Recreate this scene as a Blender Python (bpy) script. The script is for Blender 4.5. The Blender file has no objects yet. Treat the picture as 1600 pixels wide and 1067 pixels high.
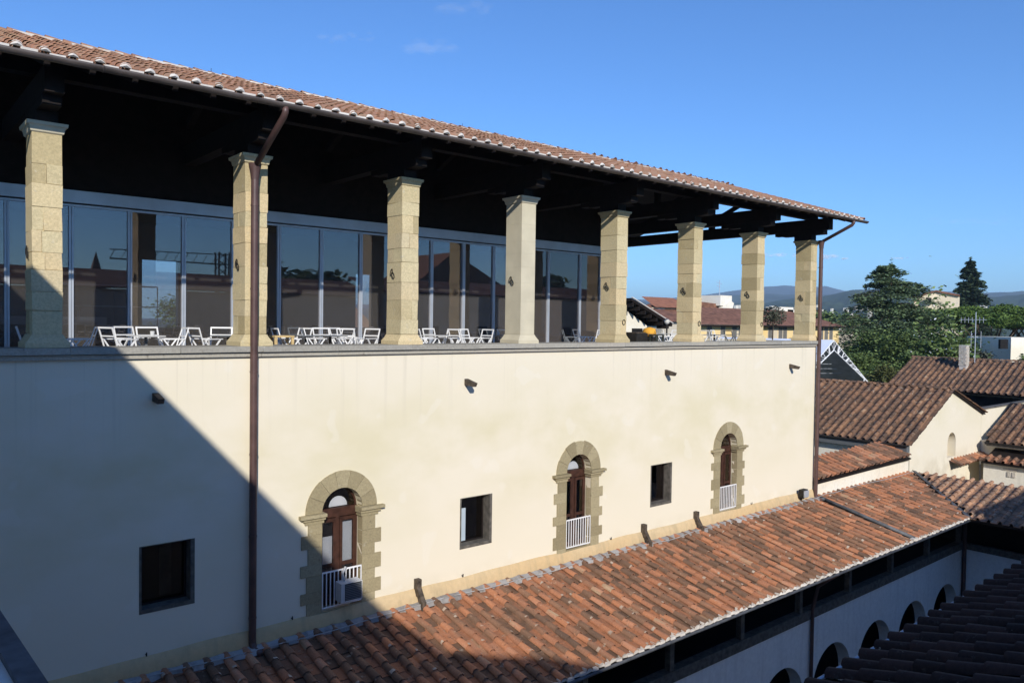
import bpy, math, random
import numpy as np
from mathutils import Matrix, Vector
from mathutils.geometry import tessellate_polygon
R = math.radians
rnd = random.Random(7)
nr = np.random.RandomState(11)
S = bpy.context.scene
COL = S.collection

# ------------------------------------------------------------------ camera
CAMP = np.array([0.0, -18.0, 0.0])
FPX = 1210.0
def _cam():
    yaw, pit, rol = R(40.27), R(-1.428), R(0.80)
    cy, sy, cp, sp = math.cos(yaw), math.sin(yaw), math.cos(pit), math.sin(pit)
    f = np.array([sy*cp, cy*cp, sp]); r = np.array([cy, -sy, 0.0]); u = np.cross(r, f)
    c, s = math.cos(rol), math.sin(rol)
    return np.array([c*r + s*u, -s*r + c*u, f])
MC = _cam()
cam = bpy.data.cameras.new('camera'); cam.sensor_width = 36; cam.lens = 36*FPX/1600
cam.clip_start = 0.05; cam.clip_end = 40000
co = bpy.data.objects.new('camera', cam); COL.objects.link(co); S.camera = co
mw = Matrix.Identity(4)
for i in range(3):
    mw[i][0], mw[i][1], mw[i][2], mw[i][3] = MC[0][i], MC[1][i], -MC[2][i], CAMP[i]
co.matrix_world = mw
def proj(P):
    q = (np.atleast_2d(P) - CAMP) @ MC.T
    return 800 + FPX*q[:, 0]/q[:, 2], 533.5 - FPX*q[:, 1]/q[:, 2], q[:, 2]
def at(u, v, d):            # the point seen at (u, v) of the photograph, d metres away along the view
    q = np.array([(u-800)/FPX*d, -(v-533.5)/FPX*d, d])
    return CAMP + MC.T @ q
def aty(u, v, y):
    q = MC.T @ np.array([(u-800)/FPX, -(v-533.5)/FPX, 1]); return CAMP + q*((y-CAMP[1])/q[1])
def atx(u, v, x):
    q = MC.T @ np.array([(u-800)/FPX, -(v-533.5)/FPX, 1]); return CAMP + q*((x-CAMP[0])/q[0])

# ------------------------------------------------------------------ sky, sun, exposure
SUN = Vector((0.52, 1.0, -0.565)).normalized()
W = bpy.data.worlds.new('World'); S.world = W; W.use_nodes = True
nt = W.node_tree; nt.nodes.clear()
sky = nt.nodes.new('ShaderNodeTexSky'); sky.sky_type = 'NISHITA'; sky.sun_disc = False
sky.sun_elevation = math.asin(-SUN.z); sky.sun_rotation = math.atan2(-SUN.x, -SUN.y)
sky.air_density = 1.0; sky.dust_density = 0.1; sky.ozone_density = 3.0; sky.altitude = 100
bg = nt.nodes.new('ShaderNodeBackground'); bg.inputs[1].default_value = 0.145
wo = nt.nodes.new('ShaderNodeOutputWorld')
wb = nt.nodes.new('ShaderNodeMix'); wb.data_type = 'RGBA'; wb.blend_type = 'MULTIPLY'; wb.inputs[0].default_value = 1; wb.inputs[7].default_value = (.50, .80, 1.18, 1)
nt.links.new(sky.outputs[0], wb.inputs[6]); nt.links.new(wb.outputs[2], bg.inputs[0]); nt.links.new(bg.outputs[0], wo.inputs[0])
sl = bpy.data.lights.new('sun', 'SUN'); sl.energy = 4.65; sl.angle = R(0.55); sl.color = (1, 0.95, 0.86)
so = bpy.data.objects.new('sun', sl); COL.objects.link(so)
so.rotation_euler = SUN.to_track_quat('-Z', 'Y').to_euler(); so.location = (0, -30, 60)
S.view_settings.view_transform = 'Standard'; S.view_settings.look = 'None'
S.view_settings.exposure = 0; S.view_settings.gamma = 1; S.view_settings.use_curve_mapping = False
S.render.engine = 'CYCLES'
S.cycles.use_denoising = True
S.cycles.max_bounces = 8; S.cycles.diffuse_bounces = 4; S.cycles.transparent_max_bounces = 16
S.cycles.volume_bounces = 0
S.cycles.sample_clamp_indirect = 4

# ------------------------------------------------------------------ materials
def rgb(c): return (c[0], c[1], c[2], 1)
class NT:
    def __init__(s, name):
        s.m = bpy.data.materials.new(name); s.m.use_nodes = True; s.t = s.m.node_tree; s.t.nodes.clear()
        s.o = s.n('OutputMaterial'); s.b = s.n('BsdfPrincipled'); s.l(s.b, 0, s.o, 0)
    def n(s, k): return s.t.nodes.new('ShaderNode'+k)
    def l(s, a, i, b, j): s.t.links.new(a.outputs[i], b.inputs[j])
    def noise(s, scale, detail=4, rough=.55, stretch=None, off=0):
        p = s.n('NewGeometry'); mp = s.n('Mapping'); s.l(p, 'Position', mp, 0)
        if stretch: mp.inputs['Scale'].default_value = stretch
        mp.inputs['Location'].default_value = (off, off*.7, off*.3)
        t = s.n('TexNoise'); t.inputs['Scale'].default_value = scale; t.inputs['Detail'].default_value = detail
        t.inputs['Roughness'].default_value = rough; s.l(mp, 0, t, 0); return t
    def ramp(s, src, i, stops, interp='LINEAR'):
        r = s.n('ValToRGB'); s.l(src, i, r, 0); e = r.color_ramp.elements; r.color_ramp.interpolation = interp
        while len(e) > 1: e.remove(e[-1])
        e[0].position, e[0].color = stops[0][0], rgb(stops[0][1])
        for p, c in stops[1:]: e.new(p).color = rgb(c)
        return r
    def mix(s, fac, a, b, mode='MIX'):
        m = s.n('Mix'); m.data_type = 'RGBA'; m.blend_type = mode
        for v, idx in ((fac, 0), (a, 6), (b, 7)):
            if isinstance(v, tuple) and len(v) == 2 and hasattr(v[0], 'outputs'): s.t.links.new(v[0].outputs[v[1]], m.inputs[idx])
            elif isinstance(v, (int, float)): m.inputs[idx].default_value = v
            else: m.inputs[idx].default_value = rgb(v)
        return (m, 2)
    def out(s, col, rough=.8, bump=None, strength=.3, dist=.02, spec=.3, metal=0):
        if isinstance(col[0], (int, float)): s.b.inputs['Base Color'].default_value = rgb(col)
        else: s.t.links.new(col[0].outputs[col[1]], s.b.inputs['Base Color'])
        s.b.inputs['Roughness'].default_value = rough; s.b.inputs['Metallic'].default_value = metal
        s.b.inputs['Specular IOR Level'].default_value = spec
        if bump:
            k = s.n('Bump'); k.inputs['Strength'].default_value = strength; k.inputs['Distance'].default_value = dist
            s.l(bump[0], bump[1], k, 'Height'); s.l(k, 0, s.b, 'Normal')
        return s.m
def g(v): return (v, v, v)
def plain(name, c, rough=.7, var=.12, scale=3, bump=.1, metal=0, spec=.3):
    k = NT(name); t = k.noise(scale)
    lo = tuple(max(0, x*(1-var*2)) for x in c); hi = tuple(min(1, x*(1+var*2)) for x in c)
    r = k.ramp(t, 0, [(.3, lo), (.7, hi)]); t2 = k.noise(scale*9, 3)
    return k.out((r, 0), rough, (t2, 0), bump, .01, spec, metal)
def plaster(name, c, stain, grime, bump=.25, amt=.5):
    k = NT(name)
    a = k.noise(.16, 4, .55, (1, 1, 2.6)); b = k.noise(2.2, 5, .6, (1.6, 1, .16), 5); d = k.noise(7, 4, .6, None, 9)
    ra = k.ramp(a, 0, [(.38, g(0)), (.66, g(1))]); rb = k.ramp(b, 0, [(.5, g(0)), (.8, g(1))])
    c1 = k.mix((ra, 0), c, stain); f = k.n('Math'); f.operation = 'MULTIPLY'; f.inputs[1].default_value = amt; k.l(rb, 0, f, 0)
    c2 = k.mix((f, 0), c1, grime); rd = k.ramp(d, 0, [(.35, g(.94)), (.65, g(1.03))])
    c3 = k.mix(1.0, c2, (rd, 0), 'MULTIPLY')
    e = k.noise(30, 5, .7)
    return k.out(c3, .9, (e, 0), bump, .01, .1)
def islands(name, stops, indiv, streak=None, lichen=(.5, .46, .38), lam=.55, dark=(.08, .06, .05), rough=.85, patch=.35, bump=.4, moss=.6):
    """weathered clay: a colour of its own for every tile or block"""
    k = NT(name)
    if indiv: s = k.n('ObjectInfo'); o = 'Random'
    else: s = k.n('NewGeometry'); o = 'Random Per Island'
    big = k.noise(.55, 3, .6, streak, 3); br = k.ramp(big, 0, [(.3, g(0)), (.7, g(1))])
    ad = k.n('Math'); ad.operation = 'MULTIPLY_ADD'; ad.inputs[1].default_value = patch; k.l(br, 0, ad, 0)
    sc = k.n('Math'); sc.operation = 'MULTIPLY'; sc.inputs[1].default_value = 1-patch; k.l(s, o, sc, 0); k.l(sc, 0, ad, 2)
    r = k.ramp(ad, 0, stops)
    n1 = k.noise(5, 6, .7, None, 2); m1 = k.ramp(n1, 0, [(lam, g(0)), (lam+.1, g(1))])
    c1 = k.mix((m1, 0), (r, 0), lichen)
    n2 = k.noise(9, 5, .65, None, 8); m2 = k.ramp(n2, 0, [(moss, g(0)), (moss+.12, g(1))])
    c2 = k.mix((m2, 0), c1, dark)
    n3 = k.noise(22, 4, .7); m3 = k.ramp(n3, 0, [(.3, g(.8)), (.7, g(1.15))])
    c3 = k.mix(1.0, c2, (m3, 0), 'MULTIPLY')
    return k.out(c3, rough, (n3, 0), bump, .012, .15)
LOWST = [(0, (.12, .08, .06)), (.28, (.20, .12, .08)), (.44, (.29, .16, .10)), (.56, (.39, .18, .105)), (.70, (.50, .215, .11)), (.82, (.52, .26, .16)), (.9, (.44, .29, .18)), (1, (.62, .47, .32))]
TOPST = [(0, (.22, .13, .09)), (.3, (.34, .19, .12)), (.55, (.42, .22, .14)), (.75, (.40, .26, .17)), (.9, (.48, .24, .15)), (1, (.36, .28, .19))]
OLDST = [(0, (.08, .056, .042)), (.35, (.15, .095, .066)), (.65, (.22, .125, .078)), (.88, (.30, .17, .10)), (1, (.44, .33, .22))]
m = {}
for nm, st, kw in (('low', LOWST, dict(lam=.62, lichen=(.55, .43, .32), moss=.62, streak=(3.4, .5, 1), patch=.48)), ('top', TOPST, dict(lam=.66, moss=.72)), ('old', OLDST, dict(lam=.6, moss=.66)),
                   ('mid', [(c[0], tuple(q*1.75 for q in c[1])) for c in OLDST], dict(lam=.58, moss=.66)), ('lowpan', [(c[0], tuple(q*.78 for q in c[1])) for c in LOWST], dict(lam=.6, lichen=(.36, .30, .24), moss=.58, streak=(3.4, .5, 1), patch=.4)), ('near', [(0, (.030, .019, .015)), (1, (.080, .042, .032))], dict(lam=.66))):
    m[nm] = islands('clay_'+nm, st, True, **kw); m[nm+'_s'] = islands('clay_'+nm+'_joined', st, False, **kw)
STONE = [(0, (.42, .34, .19)), (.3, (.54, .445, .26)), (.55, (.61, .52, .32)), (.8, (.66, .52, .30)), (1, (.55, .48, .32))]
m['stone'] = islands('sandstone', STONE, True, lichen=(.58, .52, .38), lam=.6, dark=(.26, .21, .12), patch=.15, moss=.67, bump=.45)
m['stone_new'] = plain('pale_stone', (.58, .52, .38), .85, .05, 1.5, .2)
m['arch'] = islands('window_stone', [(0, (.27, .225, .135)), (.5, (.345, .29, .175)), (1, (.41, .35, .22))], True, lichen=(.42, .37, .27), lam=.62, dark=(.2, .17, .11), patch=.2, bump=.35)
m['ledge'] = islands('ledge_stone', [(0, (.30, .285, .25)), (.5, (.38, .36, .31)), (1, (.44, .40, .33))], True, lichen=(.5, .48, .42), lam=.62, dark=(.2, .18, .15), bump=.3)
def facade(name):
    k = NT(name); a = k.noise(.35, 5, .6, (1, 1, 1.6)); a2 = k.noise(.9, 4, .6, (1, 1, 1), 4)
    gp_ = k.n('NewGeometry'); sx = k.n('SeparateXYZ'); k.l(gp_, 'Position', sx, 0)
    band = k.n('MapRange'); band.inputs[1].default_value = -16; band.inputs[2].default_value = 0; k.l(sx, 'Z', band, 0)
    br = k.ramp(band, 0, [(.5, g(.05)), (.6, g(.15)), (.70, g(.75)), (.80, g(1)), (.87, g(.55)), (.93, g(.12))])
    ar = k.ramp(a, 0, [(.36, g(0)), (.62, g(1))]); mm = k.n('Math'); mm.operation = 'MULTIPLY'; k.l(br, 0, mm, 0); k.l(ar, 0, mm, 1)
    c1 = k.mix((mm, 0), (.775, .705, .565), (.69, .625, .44))
    runs = k.noise(1.0, 4, .6, (7, 1, .10), 12); rr = k.ramp(runs, 0, [(.56, g(0)), (.72, g(1))])
    top = k.ramp(band, 0, [(.80, g(0)), (.93, g(.34)), (.945, g(.42))]); m2 = k.n('Math'); m2.operation = 'MULTIPLY'; k.l(rr, 0, m2, 0); k.l(top, 0, m2, 1)
    c2 = k.mix((m2, 0), c1, (.52, .47, .37)); low = k.ramp(band, 0, [(.50, g(.45)), (.535, g(.22)), (.56, g(0))]); lr_ = k.ramp(a2, 0, [(.42, g(0)), (.62, g(1))])
    m3 = k.n('Math'); m3.operation = 'MULTIPLY'; k.l(low, 0, m3, 0); k.l(lr_, 0, m3, 1); c3 = k.mix((m3, 0), c2, (.50, .43, .30))
    pt = k.noise(1.1, 2, .4, None, 31); pr_ = k.ramp(pt, 0, [(.66, g(0)), (.675, g(.28))]); c4 = k.mix((pr_, 0), c3, (.80, .75, .65))
    return k.out(c4, .9, (k.noise(18, 6, .7), 0), .12, .01, .1)
m['wall'] = facade('cream_plaster')
m['white'] = plaster('white_plaster', (.84, .80, .70), (.78, .70, .55), (.60, .56, .48), .2, .4)
m['shade'] = plaster('wing_plaster', (.86, .86, .83), (.80, .80, .77), (.55, .54, .52), .2, .4)
m['oldwall'] = plaster('old_plaster', (.62, .56, .45), (.5, .44, .34), (.36, .32, .26), .4, .7)
m['yellow'] = plaster('yellow_plaster', (.84, .60, .25), (.84, .64, .32), (.7, .54, .3), .1, .3)
m['pink'] = plaster('pale_house_plaster', (.72, .62, .45), (.66, .56, .40), (.5, .44, .34), .1, .4)
m['ochre'] = plaster('ochre_render', (.60, .43, .235), (.60, .47, .29), (.40, .32, .2), .5, .8)
m['mortar'] = plaster('mortar', (.72, .68, .62), (.55, .5, .45), (.4, .36, .32), .6, .6)
m['oldmortar'] = plaster('old_mortar', (.52, .44, .36), (.44, .33, .25), (.3, .25, .2), .6, .8)
m['greycable'] = plain('grey_cable', (.38, .38, .38), .5, .1, 4, 0); m['shadeblue'] = plain('shade_tinted_panel', (.42, .50, .56), .7, .03, 3, 0)  # window panel's blue shade is put into its colour
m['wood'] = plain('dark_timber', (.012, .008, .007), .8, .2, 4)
m['oldwood'] = plain('weathered_timber', (.085, .066, .05), .85, .3, 9, .4)
m['redwood'] = plain('brown_joinery', (.055, .024, .016), .5, .2, 7)
m['pipe'] = plain('brown_painted_metal', (.095, .052, .045), .45, .12, 3, .05, 0, .5)
m['gutter'] = plain('gutter_metal', (.085, .068, .06), .5, .2, 2, .05, 0, .5)
m['greystone'] = plain('grey_stone', (.115, .105, .09), .85, .2, 6, .3)
m['alu'] = plain('aluminium', (.50, .54, .60), .4, .04, 2, 0, .35, .5)
m['whitemetal'] = plain('white_painted_metal', (.80, .80, .80), .45, .03, 3, 0)
m['greymetal'] = plain('grey_painted_metal', (.13, .14, .15), .5, .05, 3, 0)
m['iron'] = plain('wrought_iron', (.02, .018, .016), .7, .2, 8)
m['lead'] = plain('lead_sheet', (.10, .105, .115), .6, .2, 4, .2)
m['plastic'] = plain('white_plastic', (.58, .58, .57), .5, .04, 4, 0)
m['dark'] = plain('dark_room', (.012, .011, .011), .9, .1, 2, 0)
m['curtain'] = plain('white_blind', (.8, .82, .84), .8, .02, 3, .05)
m['floor'] = plain('terrace_floor', (.22, .20, .18), .7, .1, 2, .1)
m['pine'] = plain('pale_wood', (.58, .42, .20), .6, .1, 12, .1)
m['tent'] = plain('grey_membrane', (.55, .55, .58), .6, .1, 1, .05)
m['tentw'] = plain('white_membrane', (.72, .76, .85), .5, .03, 1, .03)
m['brick'] = islands('rough_brick', [(0, (.45, .38, .32)), (.6, (.62, .57, .5)), (1, (.35, .25, .2))], True, lam=.5)
m['orange'] = plain('orange_fabric', (.75, .38, .05), .8, .08, 8, .1)
m['farroof'] = plain('far_clay', (.20, .095, .06), .9, .22, 1.2, .2)
m['farroof2'] = plain('far_orange_clay', (.34, .14, .075), .9, .15, 1.2, .2)
m['shutter'] = plain('grey_shutter', (.16, .15, .13), .8, .1, 4, 0)
m['bark'] = plain('bark', (.10, .075, .055), .95, .3, 6, .6)
m['ground'] = plain('ground_town', (.10, .105, .06), .95, .4, .02, .1)
m['asphalt'] = plain('court_paving', (.16, .15, .135), .9, .2, 1, .1)
def leafmat(name, lo, hi):
    k = NT(name); s = k.n('NewGeometry'); t = k.noise(.5, 3)
    a = k.n('Math'); a.operation = 'ADD'; k.l(s, 'Random Per Island', a, 0); k.l(t, 0, a, 1)
    b = k.n('Math'); b.operation = 'MULTIPLY'; b.inputs[1].default_value = .5; k.l(a, 0, b, 0)
    r = k.ramp(b, 0, [(.2, lo), (.8, hi)]); return k.out((r, 0), .7, spec=.2)
m['cedar'] = leafmat('cedar_needles', (.05, .08, .042), (.20, .27, .13))
m['fir'] = leafmat('fir_needles', (.022, .042, .026), (.085, .12, .06))
m['stonepine'] = leafmat('pine_needles', (.035, .075, .018), (.17, .25, .055))
m['bushy'] = leafmat('broad_leaves', (.045, .08, .026), (.19, .255, .08))
m['yellowleaf'] = leafmat('olive_leaves', (.05, .065, .02), (.15, .15, .05))
m['greyleaf'] = leafmat('grey_leaves', (.05, .06, .045), (.14, .15, .11))
def glass(name, tint, gain, dust=.0):
    k = NT(name); k.t.nodes.remove(k.b)
    t = k.n('BsdfTransparent'); t.inputs[0].default_value = rgb(tint)
    gl = k.n('BsdfGlossy'); gl.inputs['Roughness'].default_value = .012; gl.inputs[0].default_value = rgb((1, .87, .84))
    f = k.n('Fresnel'); f.inputs[0].default_value = 1.52
    nn = k.noise(.35, 2); bp = k.n('Bump'); bp.inputs['Strength'].default_value = .02; bp.inputs['Distance'].default_value = .05
    k.l(nn, 0, bp, 'Height'); k.l(bp, 0, gl, 'Normal')
    a = k.n('Math'); a.operation = 'MULTIPLY'; a.inputs[1].default_value = gain; a.use_clamp = True; k.l(f, 0, a, 0)
    x = k.n('MixShader'); k.l(a, 0, x, 0); k.l(t, 0, x, 1); k.l(gl, 0, x, 2)
    df = k.n('BsdfDiffuse'); df.inputs[0].default_value = (.62, .57, .52, 1); y = k.n('MixShader'); y.inputs[0].default_value = dust; k.l(x, 0, y, 1); k.l(df, 0, y, 2); k.l(y, 0, k.o, 0); return k.m
m['glass'] = glass('coated_glass', (.62, .66, .70), 2.7, .055)
m['pane'] = glass('window_glass', (.8, .82, .84), 1.8); m['dullpane'] = glass('dull_glass', (.6, .6, .6), .5)  # dull panes have a greyer tint and weaker mirroring

# ------------------------------------------------------------------ mesh helpers
class MB:
    def __init__(s): s.v = []; s.f = []
    def add(s, vs, fs):
        n = len(s.v); s.v += [tuple(map(float, p)) for p in vs]; s.f += [tuple(i+n for i in f) for f in fs]; return s
    def box(s, x0, x1, y0, y1, z0, z1, j=0):
        q = lambda a: a + (rnd.uniform(-j, j) if j else 0)
        vs = [(q(x), q(y), q(z)) for x in (x0, x1) for y in (y0, y1) for z in (z0, z1)]
        return s.add(vs, [(0, 1, 3, 2), (4, 6, 7, 5), (0, 4, 5, 1), (2, 3, 7, 6), (0, 2, 6, 4), (1, 5, 7, 3)])
    def bar(s, a, b, w, h=None, up=(0, 0, 1)):
        a, b = np.array(a, float), np.array(b, float); h = h or w; d = (b-a)/np.linalg.norm(b-a); up = np.array(up, float)
        if abs(d @ up) > .98: up = np.array([1.0, 0, 0])
        r = np.cross(d, up); r /= np.linalg.norm(r); u = np.cross(r, d)
        vs = [p + r*i*w/2 + u*k*h/2 for p in (a, b) for i, k in ((-1, -1), (1, -1), (1, 1), (-1, 1))]
        return s.add(vs, [(3, 2, 1, 0), (4, 5, 6, 7)] + [(i, (i+1) % 4, (i+1) % 4+4, i+4) for i in range(4)])
    def tube(s, pts, r, n=8, cap=True):
        pts = [np.array(p, float) for p in pts]; rs = r if isinstance(r, (list, tuple)) else [r]*len(pts); rings = []
        pu = None
        for i, p in enumerate(pts):
            d = pts[min(i+1, len(pts)-1)] - pts[max(i-1, 0)]; d /= np.linalg.norm(d)
            u = pu if pu is not None else (np.array([0, 0, 1.0]) if abs(d[2]) < .9 else np.array([1.0, 0, 0]))
            u = u - d*(u@d); u /= np.linalg.norm(u); pu = u; w = np.cross(d, u)
            rings.append([p + rs[i]*(math.cos(t)*u + math.sin(t)*w) for t in np.linspace(0, 2*math.pi, n, endpoint=False)])
        fs = [(k*n+i, k*n+(i+1) % n, (k+1)*n+(i+1) % n, (k+1)*n+i) for k in range(len(pts)-1) for i in range(n)]
        if cap: fs += [tuple(range(n))[::-1], tuple(range((len(pts)-1)*n, len(pts)*n))]
        return s.add([q for rg in rings for q in rg], fs)
    def lathe(s, c, prof, n=14):
        vs = [(c[0]+r*math.cos(t), c[1]+r*math.sin(t), c[2]+z) for r, z in prof for t in np.linspace(0, 2*math.pi, n, endpoint=False)]
        k = len(prof); fs = [(a*n+i, a*n+(i+1) % n, (a+1)*n+(i+1) % n, (a+1)*n+i) for a in range(k-1) for i in range(n)]
        return s.add(vs, fs + [tuple(range(n))[::-1], tuple(range((k-1)*n, k*n))])
    def prism(s, poly, ext, axis):      # poly of 3D points extruded by vector
        n = len(poly); e = np.array(ext, float); vs = [np.array(p, float) for p in poly] + [np.array(p, float)+e for p in poly]
        return s.add(vs, [tuple(range(n)), tuple(range(n, 2*n))[::-1]] + [(i, i+n, (i+1) % n+n, (i+1) % n) for i in range(n)])
    def build(s, name, mat, parent=None, smooth=False):
        me = bpy.data.meshes.new(name); me.from_pydata(s.v, [], s.f); me.validate(); me.update()
        me.materials.append(mat if not isinstance(mat, str) else m[mat])
        if smooth: me.shade_smooth()
        return link(name, me, parent)
def link(name, me, parent=None):
    o = bpy.data.objects.new(name, me); COL.objects.link(o)
    if parent is not None: o.parent = parent
    return o
def tag(o, label=None, cat=None, group=None, kind=None):
    for k, v in (('label', label), ('category', cat), ('group', group), ('kind', kind)):
        if v: o[k] = v
    return o
def empty(name, loc=(0, 0, 0), **kw):
    o = bpy.data.objects.new(name, None); COL.objects.link(o); o.location = loc; return tag(o, **kw)
def copy_tree(o, parent=None):
    c = o.copy(); COL.objects.link(c); c.parent = parent
    for ch in list(o.children): copy_tree(ch, c)
    return c
def sheet(P, fs): return MB().add(P, fs)
def holed(outer, holes, frame, depth):
    """a wall with openings: outer and holes are 2D loops, frame maps (a, b, d) to a point, d going into the wall"""
    mb = MB(); loops = [outer] + holes
    flat = [p for l in loops for p in l]
    tr = tessellate_polygon([[Vector((p[0], p[1], 0)) for p in l] for l in loops])
    mb.add([frame(p[0], p[1], 0) for p in flat], tr)
    for l in holes:
        n = len(l); mb.add([frame(p[0], p[1], 0) for p in l] + [frame(p[0], p[1], depth) for p in l], [(i, (i+1) % n, (i+1) % n+n, i+n) for i in range(n)])
    return mb
def rect(a0, a1, b0, b1): return [(a0, b0), (a1, b0), (a1, b1), (a0, b1)]
def archloop(xc, r, zb, zs, n=14): return [(xc-r, zb), (xc+r, zb)] + [(xc+r*math.cos(t), zs+r*math.sin(t)) for t in np.linspace(0, math.pi, n)]

# ------------------------------------------------------------------ roof tiles
def tile_mesh(kind):
    vs = []; fs = []
    if kind == 'cover':
        n = 6; L = .50
        for (u, r, h) in ((0, .112, .10), (0, .094, .084), (L, .088, .078)):
            for t in np.linspace(0, math.pi, n): vs.append((-r*math.cos(t), u, h*math.sin(t)))
        for i in range(n-1):
            fs += [(i, i+1, 2*n+i+1, 2*n+i), (i, n+i, n+i+1, i+1)]
    else:
        w = .165; L = .46
        prof = [(-w, .045), (-w+.03, .0), (w-.03, 0), (w, .045)]
        for u, dz in ((0, 0), (0, -.022), (L, 0)):
            for a, h in prof: vs.append((a*(1 if u == 0 else .9), u, h+dz))
        for i in range(3): fs += [(i, i+1, 8+i+1, 8+i), (4+i, 5+i, i+1, i)]
    return np.array(vs), fs
TILES = {k: tile_mesh(k) for k in ('cover', 'pan')}
_tm = {}
def tmesh(kind, mat):
    if (kind, mat) not in _tm:
        v, f = TILES[kind]; me = bpy.data.meshes.new(kind+'_tile'); me.from_pydata(v.tolist(), [], f); me.update(); me.materials.append(m[mat])
        if kind == 'cover': me.shade_smooth(); me.set_sharp_from_angle(angle=R(50))
        _tm[kind, mat] = me
    return _tm[kind, mat]
def rough_tiles(parent, O, A, U, a0, a1, u1, mat, pitch=.45, expo=.42, clip=None, n_ind=300, lift=.03, tiltj=.02, names=('cover_tile', 'pan_tile'), dabs=0):
    """lays pan and cover tiles on the plane O + a A + u U; the largest in view are parts, the rest one joined part"""
    O, A, U = (np.array(q, float) for q in (O, A, U)); A /= np.linalg.norm(A); U /= np.linalg.norm(U); N = np.cross(A, U)
    if N[2] < 0: N = -N
    for kind, nm in zip(('cover', 'pan'), names):
        pl = []
        for i in range(int((a1-a0)/pitch)+1):
            a = a0 + i*pitch + (pitch/2 if kind == 'cover' else 0); wob = rnd.uniform(-.012, .012); r0 = rnd.uniform(-.02, .02)
            for j in range(int(u1/expo)+1):
                u = j*expo + r0
                if kind == 'cover' and j == 0: u -= .02
                if clip and not clip(a, u): continue
                pl.append((a+wob+rnd.uniform(-.008, .008), u+rnd.uniform(-.045, .045)*(j > 0)))
        if not pl: continue
        P = np.array([O + A*a + U*u + N*((lift if kind == 'cover' else 0)) for a, u in pl])
        uu, vv, dd = proj(P + U*.2); ok = (uu > -25) & (uu < 1625) & (vv > -25) & (vv < 1092) & (dd > .3)
        key = np.where(ok, dd, 1e6+dd); order = np.argsort(key); ind = set(order[:n_ind].tolist()) if n_ind else set()
        V, F = TILES[kind]; sv = []; sf = []; mk = 'lowpan' if (mat == 'low' and kind == 'pan') else mat
        if dabs and kind == 'cover':
            dm = MB()
            for q in P[ok]:
                if rnd.random() < dabs:
                    t0 = rnd.uniform(.1, 2.2); t1 = min(3.1, t0+rnd.uniform(.4, 1.3)); l0 = -.012; l1 = rnd.uniform(.02, .09); tt = np.linspace(t0, t1, 4)
                    ring = lambda l, rr: [q + N*.02 - A*rr*math.cos(t) + U*(l+rnd.uniform(-.01, .015)) + N*(rr*.9*math.sin(t)) for t in tt]
                    dm.add(ring(l0, .118)+ring(l1, .117), [(k, k+1, k+5, k+4) for k in range(3)])
            tag(dm.build('mortar_dabs', 'oldmortar', parent), kind='stuff')
        for k in range(len(pl)):
            rz = rnd.uniform(-tiltj, tiltj)*1.6; rx = rnd.uniform(-.012, .012) - .045; ry = rnd.uniform(-tiltj, tiltj)*2
            a_ = A*math.cos(rz) + U*math.sin(rz); u_ = U*math.cos(rz) - A*math.sin(rz)
            u_ = u_*math.cos(rx) + N*math.sin(rx); n_ = np.cross(a_, u_); n_ = n_ if n_[2] > 0 else -n_
            a2 = a_*math.cos(ry) + n_*math.sin(ry); n2 = n_*math.cos(ry) - a_*math.sin(ry)
            p = P[k] + N*.02
            if k in ind and ok[k]:
                o = link(nm, tmesh(kind, mk), parent)
                o.matrix_world = Matrix([[a2[0], u_[0], n2[0], p[0]], [a2[1], u_[1], n2[1], p[1]], [a2[2], u_[2], n2[2], p[2]], [0, 0, 0, 1]])
            else:
                b = len(sv)*len(V); sv.append(p + V[:, :1]*a2 + V[:, 1:2]*u_ + V[:, 2:]*n2); sf += [tuple(i+b for i in f) for f in F]
        if sv:
            me = bpy.data.meshes.new(nm+'s'); me.from_pydata(np.concatenate(sv).tolist(), [], sf); me.update(); me.materials.append(m[mk+'_s'])
            if kind == 'cover': me.shade_smooth(); me.set_sharp_from_angle(angle=R(50))
            tag(link('far_'+nm+'s', me, parent), kind='stuff')
_rb = MB().add(*(lambda q: ([tuple(v) for v in q[0]], q[1]))(tile_mesh('cover')))
def ridge_tiles(parent, a, b, mat, step=.42, sc=1.35, name='ridge_tile', limit=300):
    a, b = np.array(a, float), np.array(b, float); L = np.linalg.norm(b-a); d = (b-a)/L; s = np.cross(d, (0, 0, 1)); s /= np.linalg.norm(s); n = np.cross(s, d)
    for i in range(int(L/step)):
        o = link(name, tmesh('cover', mat), parent); p = a + d*i*step + n*rnd.uniform(-.01, .012); w = s*rnd.uniform(-.03, .03)
        dd = d + w + n*(-.05); dd /= np.linalg.norm(dd); ss = np.cross(dd, n); ss /= np.linalg.norm(ss); nn = np.cross(ss, dd)
        o.matrix_world = Matrix([[ss[k]*sc, dd[k], nn[k]*sc, p[k]] for k in range(3)] + [[0, 0, 0, 1]])

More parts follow.
